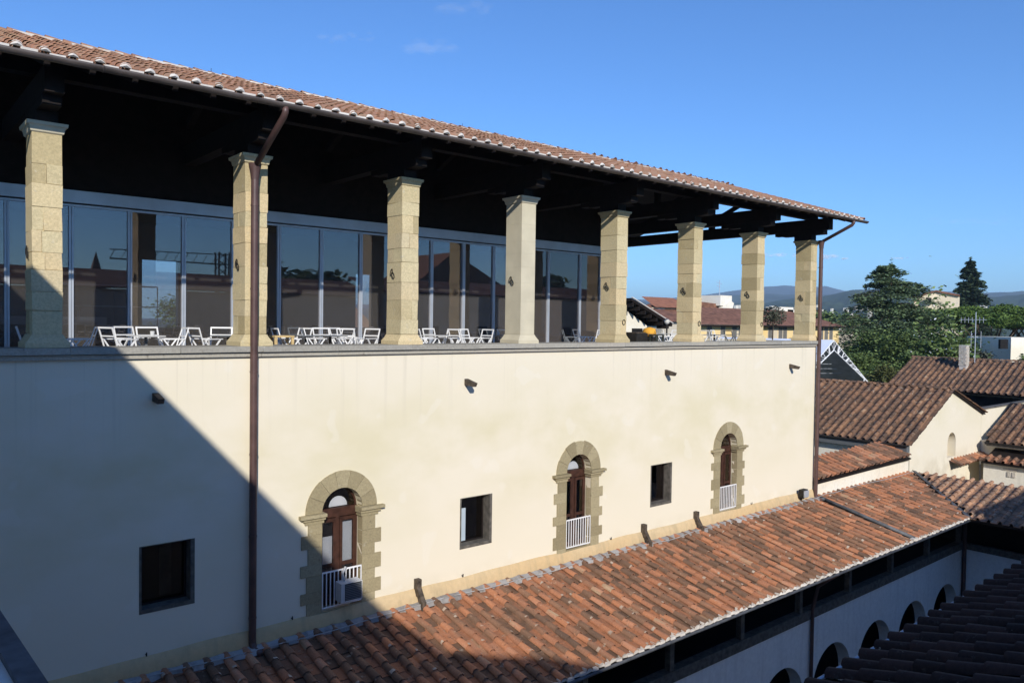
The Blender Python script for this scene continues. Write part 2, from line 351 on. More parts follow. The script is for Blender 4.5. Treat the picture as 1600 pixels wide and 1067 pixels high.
# ================================================================== GROUND, HILLS
gd = MB(); gd.add([(-400, -400, -16), (10500, -400, -16), (10500, 10500, -16), (-400, 10500, -16)], [(0, 1, 2, 3)])
tag(gd.build('ground', 'ground'), kind='structure')
tag(MB().add([(2, -14, -15.99), (41.9, -14, -15.99), (41.9, -3.4, -15.99), (2, -3.4, -15.99)], [(0, 1, 2, 3)]).build('courtyard_paving', 'asphalt'), kind='structure')
def hill(name, R0, prof, col, amp, seed, thick=.55):
    k = NT(name+'_cover'); t = k.noise(.004, 8, .65); r = k.ramp(t, 0, [(.35, tuple(c*.65 for c in col)), (.5, col), (.68, tuple(c*1.5 for c in col))]); mt = k.out((r, 0), .95, (k.noise(.02, 6), 0), .6, 12)
    us = [p[0] for p in prof]; ps = [p[1] for p in prof]; rs = np.random.RandomState(seed); ph = rs.rand(8)*6.28
    NU, NR = 220, 26; vs = []
    for j in range(NR):
        f = j/(NR-1)
        for i in range(NU):
            u = us[0] + (us[-1]-us[0])*i/(NU-1); v = np.interp(u, us, ps) + sum(amp*math.sin(u*(.021*(q+1)*1.7)+ph[q])/(q+1) for q in range(6))
            top = at(u, v, R0); z = -16 + (top[2]+16)*(f**.8)*(1 + .10*math.sin(u*.11+f*9+ph[2])*(1-f) + .07*math.sin(u*.31-f*17)*(1-f))
            d = R0*(1-thick*(1-f)); p = at(u, v, d); vs.append((p[0], p[1], z))
    fs = [(j*NU+i, j*NU+i+1, (j+1)*NU+i+1, (j+1)*NU+i) for j in range(NR-1) for i in range(NU-1)]
    o = MB().add(vs, fs).build(name, mt, None, True); return tag(o, kind='structure')
hill('hill', 3000, [(380, 498), (700, 492), (900, 486), (1000, 478), (1100, 476), (1180, 474), (1240, 466), (1285, 464), (1330, 454), (1380, 449), (1440, 452), (1500, 461), (1560, 463), (1620, 458), (1700, 455)], (.045, .065, .028), .8, 1)
hill('hill', 5200, [(380, 486), (700, 480), (900, 474), (990, 471), (1060, 471), (1140, 461), (1200, 459), (1300, 462), (1450, 460), (1600, 455), (1700, 454)], (.05, .065, .035), .7, 2, .4)
hill('hill', 8200, [(380, 478), (700, 474), (960, 467), (1040, 467), (1100, 461), (1150, 454), (1190, 448), (1225, 446), (1262, 450), (1290, 447), (1320, 455), (1420, 455), (1520, 456), (1700, 462)], (.05, .06, .04), .6, 3, .35)
# small houses scattered on the far slopes
fh = MB()
for i in range(170):
    u = rnd.choice([rnd.uniform(990, 1066), rnd.uniform(1270, 1600), rnd.uniform(990, 1300)]); v = rnd.uniform(478, 492); d = rnd.uniform(1500, 2300); p = at(u, v, d)
    w = rnd.uniform(3, 6); h = rnd.uniform(2, 4); fh.box(p[0]-w, p[0]+w, p[1]-w*.6, p[1]+w*.6, p[2]-60, p[2]+h)
tag(fh.build('far_houses', 'white'), label='tiny pale houses scattered over the lower hillside', cat='houses', kind='stuff')

# ================================================================== MAIN BUILDING
GY = 4.9; XR = 33.5; ZB = -7.85
PX = [2.95+4.31*i for i in range(8)]; PZ = [-.65, 3.88]
MBD = empty('loggia_building', (16, 6, -16), label='cream building with pillared rooftop loggia and glazed cafe behind it', cat='building')
MBD.location = (0, 0, 0)
WX = [(4.68, 5.86, -6.5, -5.01), (13.36, 14.55, -6.63, -5.14), (21.91, 23.13, -6.63, -5.11)]
AX = [9.57, 18.22, 26.73]
holes = [rect(a, b, c, d) for a, b, c, d in WX] + [archloop(x, .575, -7.42, -4.9) for x in AX]
holed(rect(-3, XR, -16, -.9), holes, lambda a, b, d: (a, d, b), .42).build('wall', 'wall', MBD)
MB().add([(XR, 0, -16), (XR, 13, -16), (XR, 13, -.9), (XR, 0, -.9), (-3, 13, -16), (-3, 13, -.9)], [(0, 1, 2, 3), (1, 4, 5, 2)]).build('side_wall', 'wall', MBD)
MB().box(-3, XR-.02, .1, 12.9, -1.32, -1.2).build('terrace_floor', 'floor', MBD)
MB().box(-3, XR-.02, 3.0, 3.2, -16, -1.33).build('inner_wall', 'dark', MBD)
# ledge slabs
x = -2.6
while x < XR:
    w = min(rnd.uniform(1.7, 2.5), XR+.12-x)
    if XR+.12-(x+w) < .8: w = XR+.12-x
    MB().box(x+.004, x+w-.004, -.16, .92, -.79, -.655, .004).build('ledge_slab', 'ledge', MBD); x += w
    if x >= XR+.1: break
MB().box(-2.6, XR+.07, -.085, .3, -.9, -.80).build('string_course', 'ledge', MBD)
MB().box(-2.6, XR-.1, .93, 1.0, -1.2, -.69).build('parapet_back', 'wall', MBD)
MB().box(XR-.55, XR+.02, 1.02, 12.9, -1.2, -.68).build('end_parapet', 'wall', MBD)
# pillars
torus = lambda mb, c, r, q, t, n=12: mb.tube([(c[0], c[1]+r*math.cos(a)*math.cos(t)-q*r*math.sin(a)*math.sin(t), c[2]+r*math.cos(a)*math.sin(t)+q*r*math.sin(a)*math.cos(t)) for a in np.linspace(0, 2*math.pi, n)], .012, 5)
for i, x in enumerate(PX):
    hw = .265; y0, y1 = 0.02, .76; mt = 'stone' if i != 3 else 'stone_new'
    if i == 3: hw = .285
    pil = MB().box(x-hw+.02, x+hw-.02, y0+.02, y1-.02, -.65, 3.7).build('pillar', mt, MBD)
    # base, flared
    b = MB(); pr = [(0.0, .13), (.10, .13), (.13, .10), (.2, .05), (.27, .015)]
    vs = []; 
    for h, o in pr: vs += [(x-hw-o, y0-o*.6, -.652+h), (x+hw+o, y0-o*.6, -.652+h), (x+hw+o, y1+o*.6, -.652+h), (x-hw-o, y1+o*.6, -.652+h)]
    fs = [(k*4+q, k*4+(q+1) % 4, k*4+4+(q+1) % 4, k*4+4+q) for k in range(len(pr)-1) for q in range(4)] + [(16, 17, 18, 19)]
    b.add(vs, fs).build('pillar_base', mt, pil)
    z = -.375; zt = 3.66
    while z < zt-.05:
        h = rnd.uniform(.34, .58)
        if zt-(z+h) < .3: h = zt-z
        jj = .0 if i == 3 else .009
        sp = rnd.random(); gx = .0035
        if i == 3: MB().box(x-hw, x+hw, y0, y1, z, z+h-.002).build('stone_block', mt, pil)
        elif sp < .45: MB().box(x-hw-jj, x+hw+jj, y0-jj, y1+jj, z+gx, z+h-gx, jj).build('stone_block', mt, pil)
        elif sp < .75:
            c = x+rnd.uniform(-.1, .1)
            MB().box(x-hw, c-gx, y0, y1, z+gx, z+h-gx, jj).build('stone_block', mt, pil); MB().box(c+gx, x+hw, y0, y1, z+gx, z+h-gx, jj).build('stone_block', mt, pil)
        else:
            c = y0+rnd.uniform(.25, .5)
            MB().box(x-hw, x+hw, y0, c-gx, z+gx, z+h-gx, jj).build('stone_block', mt, pil); MB().box(x-hw, x+hw, c+gx, y1, z+gx, z+h-gx, jj).build('stone_block', mt, pil)
        z += h
    c = MB(); pr = [(3.66, .005), (3.68, .03), (3.76, .045), (3.80, .065), (3.803, .09), (3.87, .10)]; vs = []
    for h, o in pr: vs += [(x-hw-o, y0-o, h), (x+hw+o, y0-o, h), (x+hw+o, y1+o, h), (x-hw-o, y1+o, h)]
    fs = [(k*4+q, k*4+(q+1) % 4, k*4+4+(q+1) % 4, k*4+4+q) for k in range(len(pr)-1) for q in range(4)] + [(20, 21, 22, 23), (0, 1, 2, 3)]
    c.add(vs, fs).build('capital', mt if i not in (0, 3) else 'stone_new', pil)
    k = MB(); torus(k, (x-hw-.03, .42, 1.24), .10, .55, 1.0); torus(k, (x-hw-.03, .50, 1.33), .09, .5, 2.0)
    k.tube([(x-hw-.03, .47, 1.18), (x-hw+.02, .47, 1.26)], .014, 5); k.build('iron_ring', 'iron', pil)
    if i in (4, 5, 6):
        k = MB(); k.tube([(x+hw-.14+.07*math.cos(a), y0-.03, .05+.09*math.sin(a)) for a in np.linspace(0, 2*math.pi, 11)], .012, 5); k.build('iron_ring', 'iron', pil)
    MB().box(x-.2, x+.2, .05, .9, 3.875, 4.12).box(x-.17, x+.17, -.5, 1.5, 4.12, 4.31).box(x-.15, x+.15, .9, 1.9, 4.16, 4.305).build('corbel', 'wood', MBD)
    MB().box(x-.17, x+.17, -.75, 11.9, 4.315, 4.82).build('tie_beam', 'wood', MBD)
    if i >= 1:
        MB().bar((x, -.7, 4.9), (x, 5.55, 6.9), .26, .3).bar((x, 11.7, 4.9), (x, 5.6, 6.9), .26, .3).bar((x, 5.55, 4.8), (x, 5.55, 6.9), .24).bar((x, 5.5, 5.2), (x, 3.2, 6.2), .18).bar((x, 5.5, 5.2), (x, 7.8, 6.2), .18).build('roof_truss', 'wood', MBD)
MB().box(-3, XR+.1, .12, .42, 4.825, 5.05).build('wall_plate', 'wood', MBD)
MB().box(-3, 24.4, GY+.02, GY+.1, 3.275, 7.0).build('dark_backing', 'wood', MBD)  # dark backing added so the space above the glass stays black
# main roof: eaves, slopes, open gable at the right end
RS = .335; EY = -1.42; EZ = 4.80; XE = 34.55; T = 7.0; RY = EY+T; RZ = EZ+RS*T; FY = RY+T
dn = .14
def slab(name, quad, mat, parent, t=.08):
    q = [np.array(p, float) for p in quad]; n = np.cross(q[1]-q[0], q[2]-q[0]); n /= np.linalg.norm(n); n = n if n[2] > 0 else -n
    return MB().prism([p - n*.03 for p in q], -n*t, None).build(name, mat, parent)
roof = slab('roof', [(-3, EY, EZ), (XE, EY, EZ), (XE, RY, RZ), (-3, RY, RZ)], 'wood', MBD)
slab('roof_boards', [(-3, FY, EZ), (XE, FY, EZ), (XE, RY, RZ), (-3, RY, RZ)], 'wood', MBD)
cs = 1/math.sqrt(1+RS*RS)
rough_tiles(roof, (0, EY-.05, EZ-.02), (1, 0, 0), (0, 1, RS), -2.5, 34.4, T/cs-.1, 'top', .45, .40, None, 300, .03, .03)
rough_tiles(roof, (0, FY+.05, EZ-.02), (1, 0, 0), (0, -1, RS), -2.5, 34.4, T/cs, 'top', .45, .40, lambda a, u: a > 24, 0, .03, .03)
ridge_tiles(roof, (-2.5, RY, RZ+.05), (XE, RY, RZ+.05), 'top')
x = -2.4
while x < XE-1.5:
    L = rnd.uniform(1.0, 1.7); MB().box(x, x+L, RY-.24, RY-.12, RZ-.10, RZ+.075, .012).build('ridge_mortar', 'mortar', roof); x += L+rnd.uniform(.12, .5)
plug = MB(); pv = []
for k in range(9): t = k*math.pi/8; pv.append((-.098*math.cos(t), 0, .092*math.sin(t)))
plug.add(pv + [(0, -.045, .03)], [(k, k+1, 9) for k in range(8)] + [(8, 0, 9)])
pme = bpy.data.meshes.new('mortar_plug'); pme.from_pydata(plug.v, [], plug.f); pme.materials.append(m['mortar'])
for i in range(int(36.9/.45)):
    a = -2.5+i*.45+.225
    if a > 34.3: break
    o = link('mortar_plug', pme, roof); o.location = (a+rnd.uniform(-.01, .01), EY-.085, EZ+.035); o.scale = (rnd.uniform(.95, 1.15), 1, rnd.uniform(.95, 1.15))
lm = MB()
for i in range(82):
    a = -2.5+i*.45+.32; lm.box(a-.02+rnd.uniform(-.02, .02), a+.24, EY-.09, EY+.02, EZ-.03, EZ+.02+rnd.uniform(0, .015), .006)
tag(lm.build('eaves_mortar', 'mortar', roof), kind='stuff')
for i in range(50):
    a = -2.6+i*.76
    if a < 34.2: MB().bar((a, EY+.03, EZ-.13), (a, RY-1, EZ-.13+RS*(T-1)), .10, .13).build('rafter', 'wood', MBD)
# gutter with its hoops
gp = []; gx = MB()
for k in range(9): t = math.pi + k*math.pi/8; gp.append((EY-.21+.10*math.cos(t), EZ-.07+.10*math.sin(t)))
vs = []
for X in (-2.6, XE+.1):
    for (y, z) in gp: vs.append((X, y, z))
    for (y, z) in gp[::-1]: vs.append((X, EY-.21+(y-EY+.21)*.93, EZ-.07+(z-EZ+.07)*.93))
n = 18; gx.add(vs, [(i, (i+1) % n, n+(i+1) % n, n+i) for i in range(n)]); gx.add([vs[i] for i in range(9, 18)][::1] , []) 
gx.add([vs[n+i] for i in range(9)], [tuple(range(9))]); gx.build('gutter', 'gutter', MBD, True)
for i in range(12):
    X = .6+i*3.0; k = MB(); k.tube([(X, EY-.21+.106*math.cos(t), EZ-.07+.106*math.sin(t)) for t in np.linspace(math.pi, 2*math.pi, 9)], .009, 4); k.build('gutter_hoop', 'gutter', MBD)
# downpipes
def downpipe(xp, xo, zt, zb, foot):
    o = MB().tube([(xp, -.16, zt), (xp, -.16, zb)], .088, 14)
    o.tube([(xp, -.16, zt-.02), (xp, -.16, zt+.14), (xp, -.16, zt+.34)], [.095, .11, .15], 14)
    p = o.build('downpipe', 'pipe', MBD, True)
    p.data.set_sharp_from_angle(angle=R(40))
    k = MB(); yo = EY-.21
    pts = [(xo, yo, EZ-.13), (xo, yo, EZ-.25), (xo-.01, yo+.06, EZ-.34)]
    k.tube(pts + [(xp, -.22, zt+.30)], .072, 12); q = k.build('pipe_offset', 'pipe', p, True)
    for z in np.arange(zb+.6, zt, 1.95): MB().tube([(xp, -.16, z), (xp, -.16, z+.035)], .097, 14).tube([(xp, -.16, z+.017), (xp+.0, 0.0, z+.017)], .012, 5).build('pipe_clip', 'pipe', p)
    if foot: MB().tube([(xp, -.16, zb+.02), (xp+.02, -.22, zb-.14), (xp+.12, -.42, zb-.2)], [.09, .092, .08], 12).build('pipe_foot', 'pipe', p, True)
downpipe(7.15, 7.24, 3.28, -7.72, True)
downpipe(33.42, 33.4, 3.55, -7.70, True)
# lightning rods on the ridge
for X in (8.1, 17.4, 29.5):
    MB().tube([(X, RY, RZ+.1), (X, RY, RZ+.27)], .008, 5).build('lightning_rod', 'iron', MBD)
# deep-set plain windows
for i, (a, b, c, d) in enumerate(WX):
    w = MB().box(a, a+.05, -.006, .36, c, d).box(b-.09, b, -.008, .36, c, d).box(a, b, -.01, .36, c, c+.09).box(a+.05, b-.09, .04, .36, d-.03, d).build('window', 'greystone', MBD)
    k = MB().box(a+.05, b-.09, .30, .34, c+.09, c+.14).box(a+.05, b-.09, .3, .34, d-.08, d-.03).box(a+.05, a+.1, .3, .34, c+.14, d-.08).box(b-.14, b-.09, .3, .34, c+.14, d-.08).build('frame', 'wood', w)
    MB().box(a+.1, b-.14, .315, .322, c+.14, d-.08).build('pane', 'dullpane', w)
    if i == 1: MB().box(a+.1, a+.42, .29, .31, c+.14, d-.38).build('shade_tinted_panel', 'shadeblue', w)  # pale panel, coloured blue-grey as if standing in shade
    if i == 0: MB().box(a+.6, a+.85, .6, .65, c+.14, d-.08).build('shutter', 'greystone', w)
# arched windows
for i, x in enumerate(AX):
    zs = -4.9
    w = MB().box(x-.575, x+.575, .24, .36, -5.13, -4.9).box(x-.575, x-.52, .25, .35, -7.42, -5.13).box(x+.52, x+.575, .25, .35, -7.42, -5.13)
    w.box(x-.05, x+.05, .24, .34, -7.42, -5.13)
    w.tube([(x+.55*math.cos(t), .30, zs+.55*math.sin(t)) for t in np.linspace(0, math.pi, 14)], .03, 6)
    w = w.build('arched_window', 'redwood', MBD)
    for s in (-1, 1):
        a, b = (x-.515, x-.055) if s < 0 else (x+.055, x+.515)
        k = MB().box(a, a+.075, .215, .27, -7.38, -5.15).box(b-.075, b, .215, .27, -7.38, -5.15).box(a+.075, b-.075, .217, .268, -7.38, -7.25).box(a+.075, b-.075, .217, .268, -5.24, -5.15).box(a+.075, b-.075, .217, .268, -6.42, -6.33)
        k.build('door_leaf', 'redwood', w)
        MB().box(a+.075, b-.075, .24, .245, -7.25, -5.24).build('pane', 'pane', w)
        if i < 2: MB().box(a+.085, b-.085, .275, .285, -6.4, -5.3 if s > 0 else -5.62).build('blind', 'curtain', w)
    lun = [(x+.53*math.cos(t), .31, zs+.53*math.sin(t)) for t in np.linspace(0, math.pi, 14)]
    MB().add(lun, [tuple(range(14))]).build('pane', 'pane', w)
    if i < 2: MB().add([(p[0]*.5+x*.5+.06, .345, zs+(p[2]-zs)*.5+.02) for p in lun], [tuple(range(14))]).build('blind', 'curtain', w)
    # voussoirs
    nv = 7
    for k in range(nv):
        t0, t1 = math.pi*k/nv+.006, math.pi*(k+1)/nv-.006; ro = 1.02+rnd.uniform(-.012, .012); yf = -.03-rnd.uniform(0, .008)
        tt = np.linspace(t0, t1, 4); poly = [(x+.573*math.cos(t), yf, zs+.573*math.sin(t)) for t in tt] + [(x+ro*math.cos(t), yf, zs+ro*math.sin(t)) for t in tt[::-1]]
        MB().prism(poly, (0, -yf+.22, 0), None).build('voussoir', 'arch', w)
    for s in (-1, 1):
        f = lambda a, b, c, d, y, nm='quoin', j=.003: MB().box(x+s*a if s > 0 else x-b, x+b if s > 0 else x-a, y, .22, c, d, j).build(nm, 'arch', w)
        f(.50, 1.10, -5.06, -4.985, -.09, 'impost'); f(.49, 1.20, -4.983, -4.905, -.15, 'impost'); f(.53, 1.04, -5.15, -5.063, -.05, 'impost')
        z = -5.153; k = 0
        while z > -7.68:
            h = rnd.uniform(.27, .42); h = min(h, z+7.72); o = (.97, 1.14)[k % 2]+rnd.uniform(-.02, .02)
            f(.573, o, z-h+.005, z, -.03-rnd.uniform(0, .006)); z -= h; k += 1
            if z+7.72 < .1: break
    MB().box(x-.575, x+.575, -.03, .24, -7.60, -7.42, .002).build('sill', 'arch', w)
    k = MB().box(x-.56, x+.56, -.035, -.015, -6.47, -6.43).box(x-.56, x+.56, -.035, -.015, -7.37, -7.335)
    for q in range(11): X = x-.55+q*.11; k.box(X-.012, X+.012, -.036, -.014, -7.36, -6.45)
    k.build('railing', 'whitemetal', w)
# plaster skirt over the low roof, flashing and cable
sk = MB(); NX = 90; vs = []
pr = [(0.0, -7.44), (-.045, -7.47), (-.10, -7.60), (-.13, -7.76), (-.13, -7.80)]
for i in range(NX+1):
    X = -2.5+36.0*i/NX; dz = .012*math.sin(X*1.3)+.01*math.sin(X*3.1+1)
    for k, (y, z) in enumerate(pr): vs.append((X, y-.001, z+dz*(1 if k < 3 else .3)))
sk.add(vs, [(i*5+k, (i+1)*5+k, (i+1)*5+k+1, i*5+k+1) for i in range(NX) for k in range(4)]).build('base_skirt', 'ochre', MBD, True)
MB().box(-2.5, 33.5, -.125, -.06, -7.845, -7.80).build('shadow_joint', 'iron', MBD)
# flood light, brackets, stubs, hooks
fl = empty('floodlight', (32.15, -.1, -7.45), label='small square floodlight with silver reflector at the wall foot near the corner pipe', cat='floodlight')
MB().box(-.17, .17, -.34, -.28, -.12, .16).build('lamp_glass', 'alu', fl)
MB().box(-.2, .2, -.275, -.06, -.16, .2).build('lamp_housing', 'iron', fl)
MB().box(-.03, .03, -.1, .1, -.3, -.12).build('lamp_bracket', 'iron', fl)
for k, X in enumerate((11.87, 21.5, 24.57)):
    b = MB().box(X-.075, X+.075, -.17, .0, -7.62, -7.16, .004).bar((X, -.12, -7.42), (X, -.36, -7.78), .14, .12).bar((X, -.36, -7.72), (X, -.34, -7.98), .14, .13).build('roof_bracket', 'oldwood')
    tag(b, ['worn timber bracket against the wall, right of the first arched window', 'worn timber bracket at the wall foot, midway between second and third arched windows', 'worn timber bracket at the wall foot just left of the third arched window'][k], 'bracket', 'timber brackets along the foot of the wall')
for k, X in enumerate((5.0, 13.52, 22.66, 31.23)):
    b = MB().prism([(X-.06, .0, -1.66), (X-.06, 0, -1.84), (X-.06, -.4, -1.87), (X-.06, -.46, -1.76)], (.13, 0, 0), None).build('beam_stub', 'oldwood')
    tag(b, ['short beam stub high on the shaded wall above the leftmost window', 'short beam stub under the ledge, above the middle square window', 'short beam stub under the ledge between second and third arched windows', 'short beam stub under the ledge nearest the right corner of the building'][k], 'beam stub', 'timber stubs sticking out below the ledge')
for X in (4.82, 8.2, 13.45, 19.8, 28.4):
    MB().tube([(X, 0, -7.40), (X, -.07, -7.42), (X+.0, -.07, -7.34)], .014, 5).build('hook', 'iron', MBD)
# air conditioner
ac = empty('air_conditioner', (9.66, -.22, -6.93), label='white air conditioner unit hung outside the railing of the nearest arched window', cat='air conditioner')
MB().box(-.30, .30, -.17, .15, -.26, .22, .0).build('casing', 'plastic', ac)
for k in range(9): MB().box(-.19, .27, -.19, -.172, -.21+k*.045, -.185+k*.045).build('louvre', 'greymetal', ac)
MB().box(-.20, .28, -.1715, -.1712, -.23, .2).build('grille_back', 'iron', ac)
MB().tube([(-.1, .05, .2), (-.15, .06, .42), (-.05, .1, .55), (.02, .2, .5)], .03, 8).build('hose', 'plastic', ac, True)

# ------------------------------------------------------------------ glazed wall of the cafe
GY = 4.9
gw = MB().box(-3, 24.4, GY-.06, GY+.3, 2.95, 3.27).build('glass_wall', 'alu', MBD)
mx = [.02+1.415*i+.02 for i in range(-1, 16)] + [23.06, 24.3]
mx = sorted(set([round(q, 3) for q in mx]))
for a, b in zip(mx[:-1], mx[1:]):
    MB().box(a+.055, b-.055, GY+.02, GY+.03, -1.15, 2.85).build('pane', 'glass', gw)
    MB().box(a+.0, b, GY-.02, GY+.06, 2.852, 2.91).build('rail', 'alu', gw)
    MB().box(a+.0, b, GY-.02, GY+.06, -1.2, -1.152).build('rail', 'alu', gw)
for a in mx: MB().box(a-.055, a-.006, GY-.045, GY+.07, -1.15, 2.85).box(a+.006, a+.055, GY-.045, GY+.07, -1.15, 2.85).build('mullion', 'alu', gw)
MB().box(-3, 24.4, GY-.02, GY+.2, 2.915, 2.94).build('header_gap', 'iron', gw)
for k in range(4): 
    y0, y1 = GY+.3+k*1.4, GY+.3+(k+1)*1.4
    MB().box(24.3, 24.31, y0+.05, y1-.05, -1.15, 2.85).build('pane', 'glass', gw); MB().box(24.26, 24.35, y1-.04, y1+.04, -1.2, 2.95).build('mullion', 'alu', gw)
# the room behind
h1a, h1b = aty(222, 405, 10.8), aty(278, 512, 10.8); h2a, h2b = aty(556, 428, 10.8), aty(581, 512, 10.8)
holed(rect(-3, 24.3, -1.2, 3.3), [rect(h1a[0], h1b[0], h1b[2], h1a[2]), rect(h2a[0], h2b[0], h2b[2], h2a[2])], lambda a, b, d: (a, 10.8+d, b), .25).build('room_back_wall', 'greymetal', MBD)
MB().box(-3, 24.35, GY+.35, 10.8, 3.28, 3.34).build('room_ceiling', 'wood', MBD)
MB().box(-3.2, -3, GY, 12.8, -1.2, 4.3).build('room_side_wall', 'dark', MBD)
ct = MB().box(.2, 5.6, 7.0, 7.7, -.25, -.02).build('bar_counter', 'plastic'); tag(ct, 'long pale bar counter inside the glazed cafe, behind the leftmost panes', 'counter')
MB().box(.3, 5.5, 7.1, 7.6, -1.19, -.26).build('counter_base', 'iron', ct)
sh = empty('shelf_unit', (0, 0, 0), label='open metal shelf unit with bottles on top inside the cafe', cat='shelves')
for X in np.linspace(4.3, 7.4, 6): MB().box(X-.012, X+.012, 8.4, 8.42, -1.19, .95).build('upright', 'greymetal', sh)
for z in (-.3, .3, .95): MB().box(4.29, 7.41, 8.38, 8.8, z, z+.03).build('shelf', 'alu', sh)
for k in range(7):
    X = 3.0+k*.33+rnd.uniform(-.05, .05); b = MB().lathe((X, 7.35, -.02), [(.035, 0), (.037, .16), (.012, .22), (.012, .29)], 8).build('bottle', 'plastic' if k % 3 == 0 else 'greymetal')
    tag(b, 'bottle on the bar counter, '+['first from the left', 'second from the left', 'third from the left', 'fourth, in the middle of the row', 'third from the right', 'second from the right', 'last on the right'][k], 'bottle', 'bottles on the bar counter')
for k, (X, Y) in enumerate(((13.6, 7.2), (16.2, 7.0), (19.5, 7.6))):
    t = empty('round_table', (X, Y, -1.2), label=['round dark table inside the cafe behind the third bay of glass', 'round dark table inside the cafe, right of the third pillar', 'round dark table inside the cafe near the door panes'][k], cat='table', group='tables inside the cafe')
    MB().lathe((0, 0, .74), [(.4, 0), (.4, .03)], 18).build('table_top', 'plastic', t); MB().lathe((0, 0, 0), [(.22, 0), (.2, .02), (.03, .04), (.03, .74)], 12).build('table_leg', 'iron', t)

# ------------------------------------------------------------------ terrace furniture
FZ = -1.2
def make_chair(mat):
    t = empty('armchair'); s = 1.06
    for q in (-1, 1):
        X = q*.27*s
        MB().bar((X, -.25, 0), (X, .22, .62*s), .035, .03).build('leg', mat, t)
        MB().bar((X, .27, 0), (X, -.22, .62*s), .035, .03).build('leg', mat, t)
        MB().box(X-.028, X+.028, -.28, .26, .62*s, .64*s).build('arm', mat, t)
        MB().bar((X*.93, .20, .42), (X*.93, .36, .90*s), .032, .022).build('back_post', mat, t)
    MB().box(-.27, .27, -.24, .22, .43, .455).build('seat', mat, t)
    b = MB().bar((-.26, .355, .885*s), (.26, .355, .885*s), .022, .04).bar((-.25, .29, .70*s), (.25, .29, .70*s), .02, .032)
    b.build('back_rail', mat, t)
    return t
def table(mat, top):
    t = empty('cafe_table')
    MB().box(-.36, .36, -.36, .36, .725, .75).build('table_top', top, t)
    MB().box(-.03, .03, -.03, .03, .03, .725).box(-.22, .22, -.22, .22, 0, .03).build('table_leg', mat, t)
    return t
CH = {'w': make_chair('whitemetal'), 'g': make_chair('greymetal')}; used = {'w': False, 'g': False}
TB = {'w': table('greymetal', 'plastic'), 'g': table('iron', 'greymetal')}; tused = {'w': False, 'g': False}
def put(store, flags, key, x, y, rz, label, cat, group):
    o = store[key] if not flags[key] else copy_tree(store[key]); flags[key] = True
    o.location = (x, y, FZ); o.rotation_euler = (0, 0, rz); tag(o, label, cat, group); return o
GC = 'metal armchairs on the terrace'; GT = 'cafe tables on the terrace'
chairs = [(207, 3.1, .4, 'w', 'white armchair behind and left of the table holding a cup'), (345, 2.9, -.4, 'w', 'white armchair partly hidden behind the left edge of the second pillar'), (538, 3.4, .5, 'w', 'white armchair in the back row left of the back to back pair'),
 (462, 2.6, -1.3, 'w', 'white armchair facing the pale wooden stool from its right'), (681, 3.2, .2, 'w', 'white armchair behind the white table right of the third pillar'), (750, 2.1, -1.5, 'w', 'white armchair facing left, beside the dark grey one'), (893, 2.8, .9, 'g', 'dark grey armchair in front of the door panes'), (55, 2.1, 1.4, 'w', 'shaded white armchair left of the first pillar'), (103, 2.0, 1.6, 'w', 'white armchair just right of the first pillar, seen from its side'), (124, 2.4, -1.9, 'w', 'white armchair facing left beyond the first pillar'),
 (187, 2.0, 1.9, 'w', 'white armchair left of the small table holding a cup'), (240, 2.5, .2, 'w', 'white armchair behind the table holding a cup, back to the glass'), (266, 2.0, -1.6, 'w', 'white armchair right of the table holding a cup'),
 (322, 2.0, 1.8, 'w', 'lone white armchair just left of the second pillar'),
 (449, 1.9, 1.5, 'w', 'white armchair directly right of the pale wooden stool'), (474, 3.3, .3, 'g', 'grey armchair in the back row between second and third pillars'), (492, 2.3, 1.3, 'w', 'white armchair left of the long table between second and third pillars'),
 (511, 3.0, .1, 'w', 'white armchair behind the long table, back to the glass'), (529, 2.1, -1.4, 'w', 'white armchair right of the long table between second and third pillars'), (548, 2.2, 2.2, 'w', 'white armchair near the third pillar, left one of the back to back pair'), (570, 2.0, -1.2, 'w', 'white armchair near the third pillar, right one of the back to back pair'),
 (664, 2.0, 1.5, 'w', 'white armchair first on the right of the third pillar'), (699, 2.2, -1.3, 'w', 'white armchair in the middle of the bay right of the third pillar'), (722, 2.0, 1.7, 'w', 'white armchair tucked in beside another near the fourth mullion'), (737, 2.4, .3, 'w', 'white armchair right of the tucked in pair, back towards the glass'), (768, 2.6, .4, 'g', 'dark grey armchair left of the fourth pillar'),
 (797, 2.2, 1.4, 'w', 'white armchair half hidden by the fourth pillar'), (912, 3.3, 1.2, 'w', 'white armchair beside the door panes between fourth and fifth pillars'), (933, 2.6, -1.5, 'w', 'white armchair touching the left edge of the fifth pillar'),
 (1040, 4.4, 1.3, 'w', 'white armchair in the open bay right of the fifth pillar'), (1054, 3.2, -1.3, 'w', 'white armchair left of the sixth pillar in the open bay'), (1108, 3.0, 1.5, 'w', 'white armchair right of the sixth pillar'), (1124, 4.2, .3, 'w', 'white armchair further back between sixth and seventh pillars'), (1146, 3.0, 1.3, 'g', 'dark armchair left of the seventh pillar, the nearer one'), (1158, 4.4, -1.0, 'g', 'dark armchair left of the seventh pillar, the further one')]
for u, y, rz, k, lb in chairs:
    p = aty(u, 530, y); put(CH, used, k, p[0], y, rz, lb, 'chair', GC)
tabs = [(228, 2.2, 'w', 'small white table with a cup, left of the second pillar'), (357, 2.1, 'g', 'dark table half hidden by the second pillar'), (478, 2.4, 'g', 'dark table left in the bay between second and third pillars'), (516, 2.2, 'g', 'dark table in the middle of the crowded bay'),
 (683, 2.4, 'w', 'white table between two armchairs right of the third pillar'), (788, 2.4, 'g', 'dark table with a white cup beside the fourth pillar'), (1018, 4.2, 'g', 'dark table in the open bay next to the fifth pillar'), (1048, 5.6, 'w', 'white table further back in the open bay'), (1116, 3.6, 'w', 'white table between sixth and seventh pillars')]
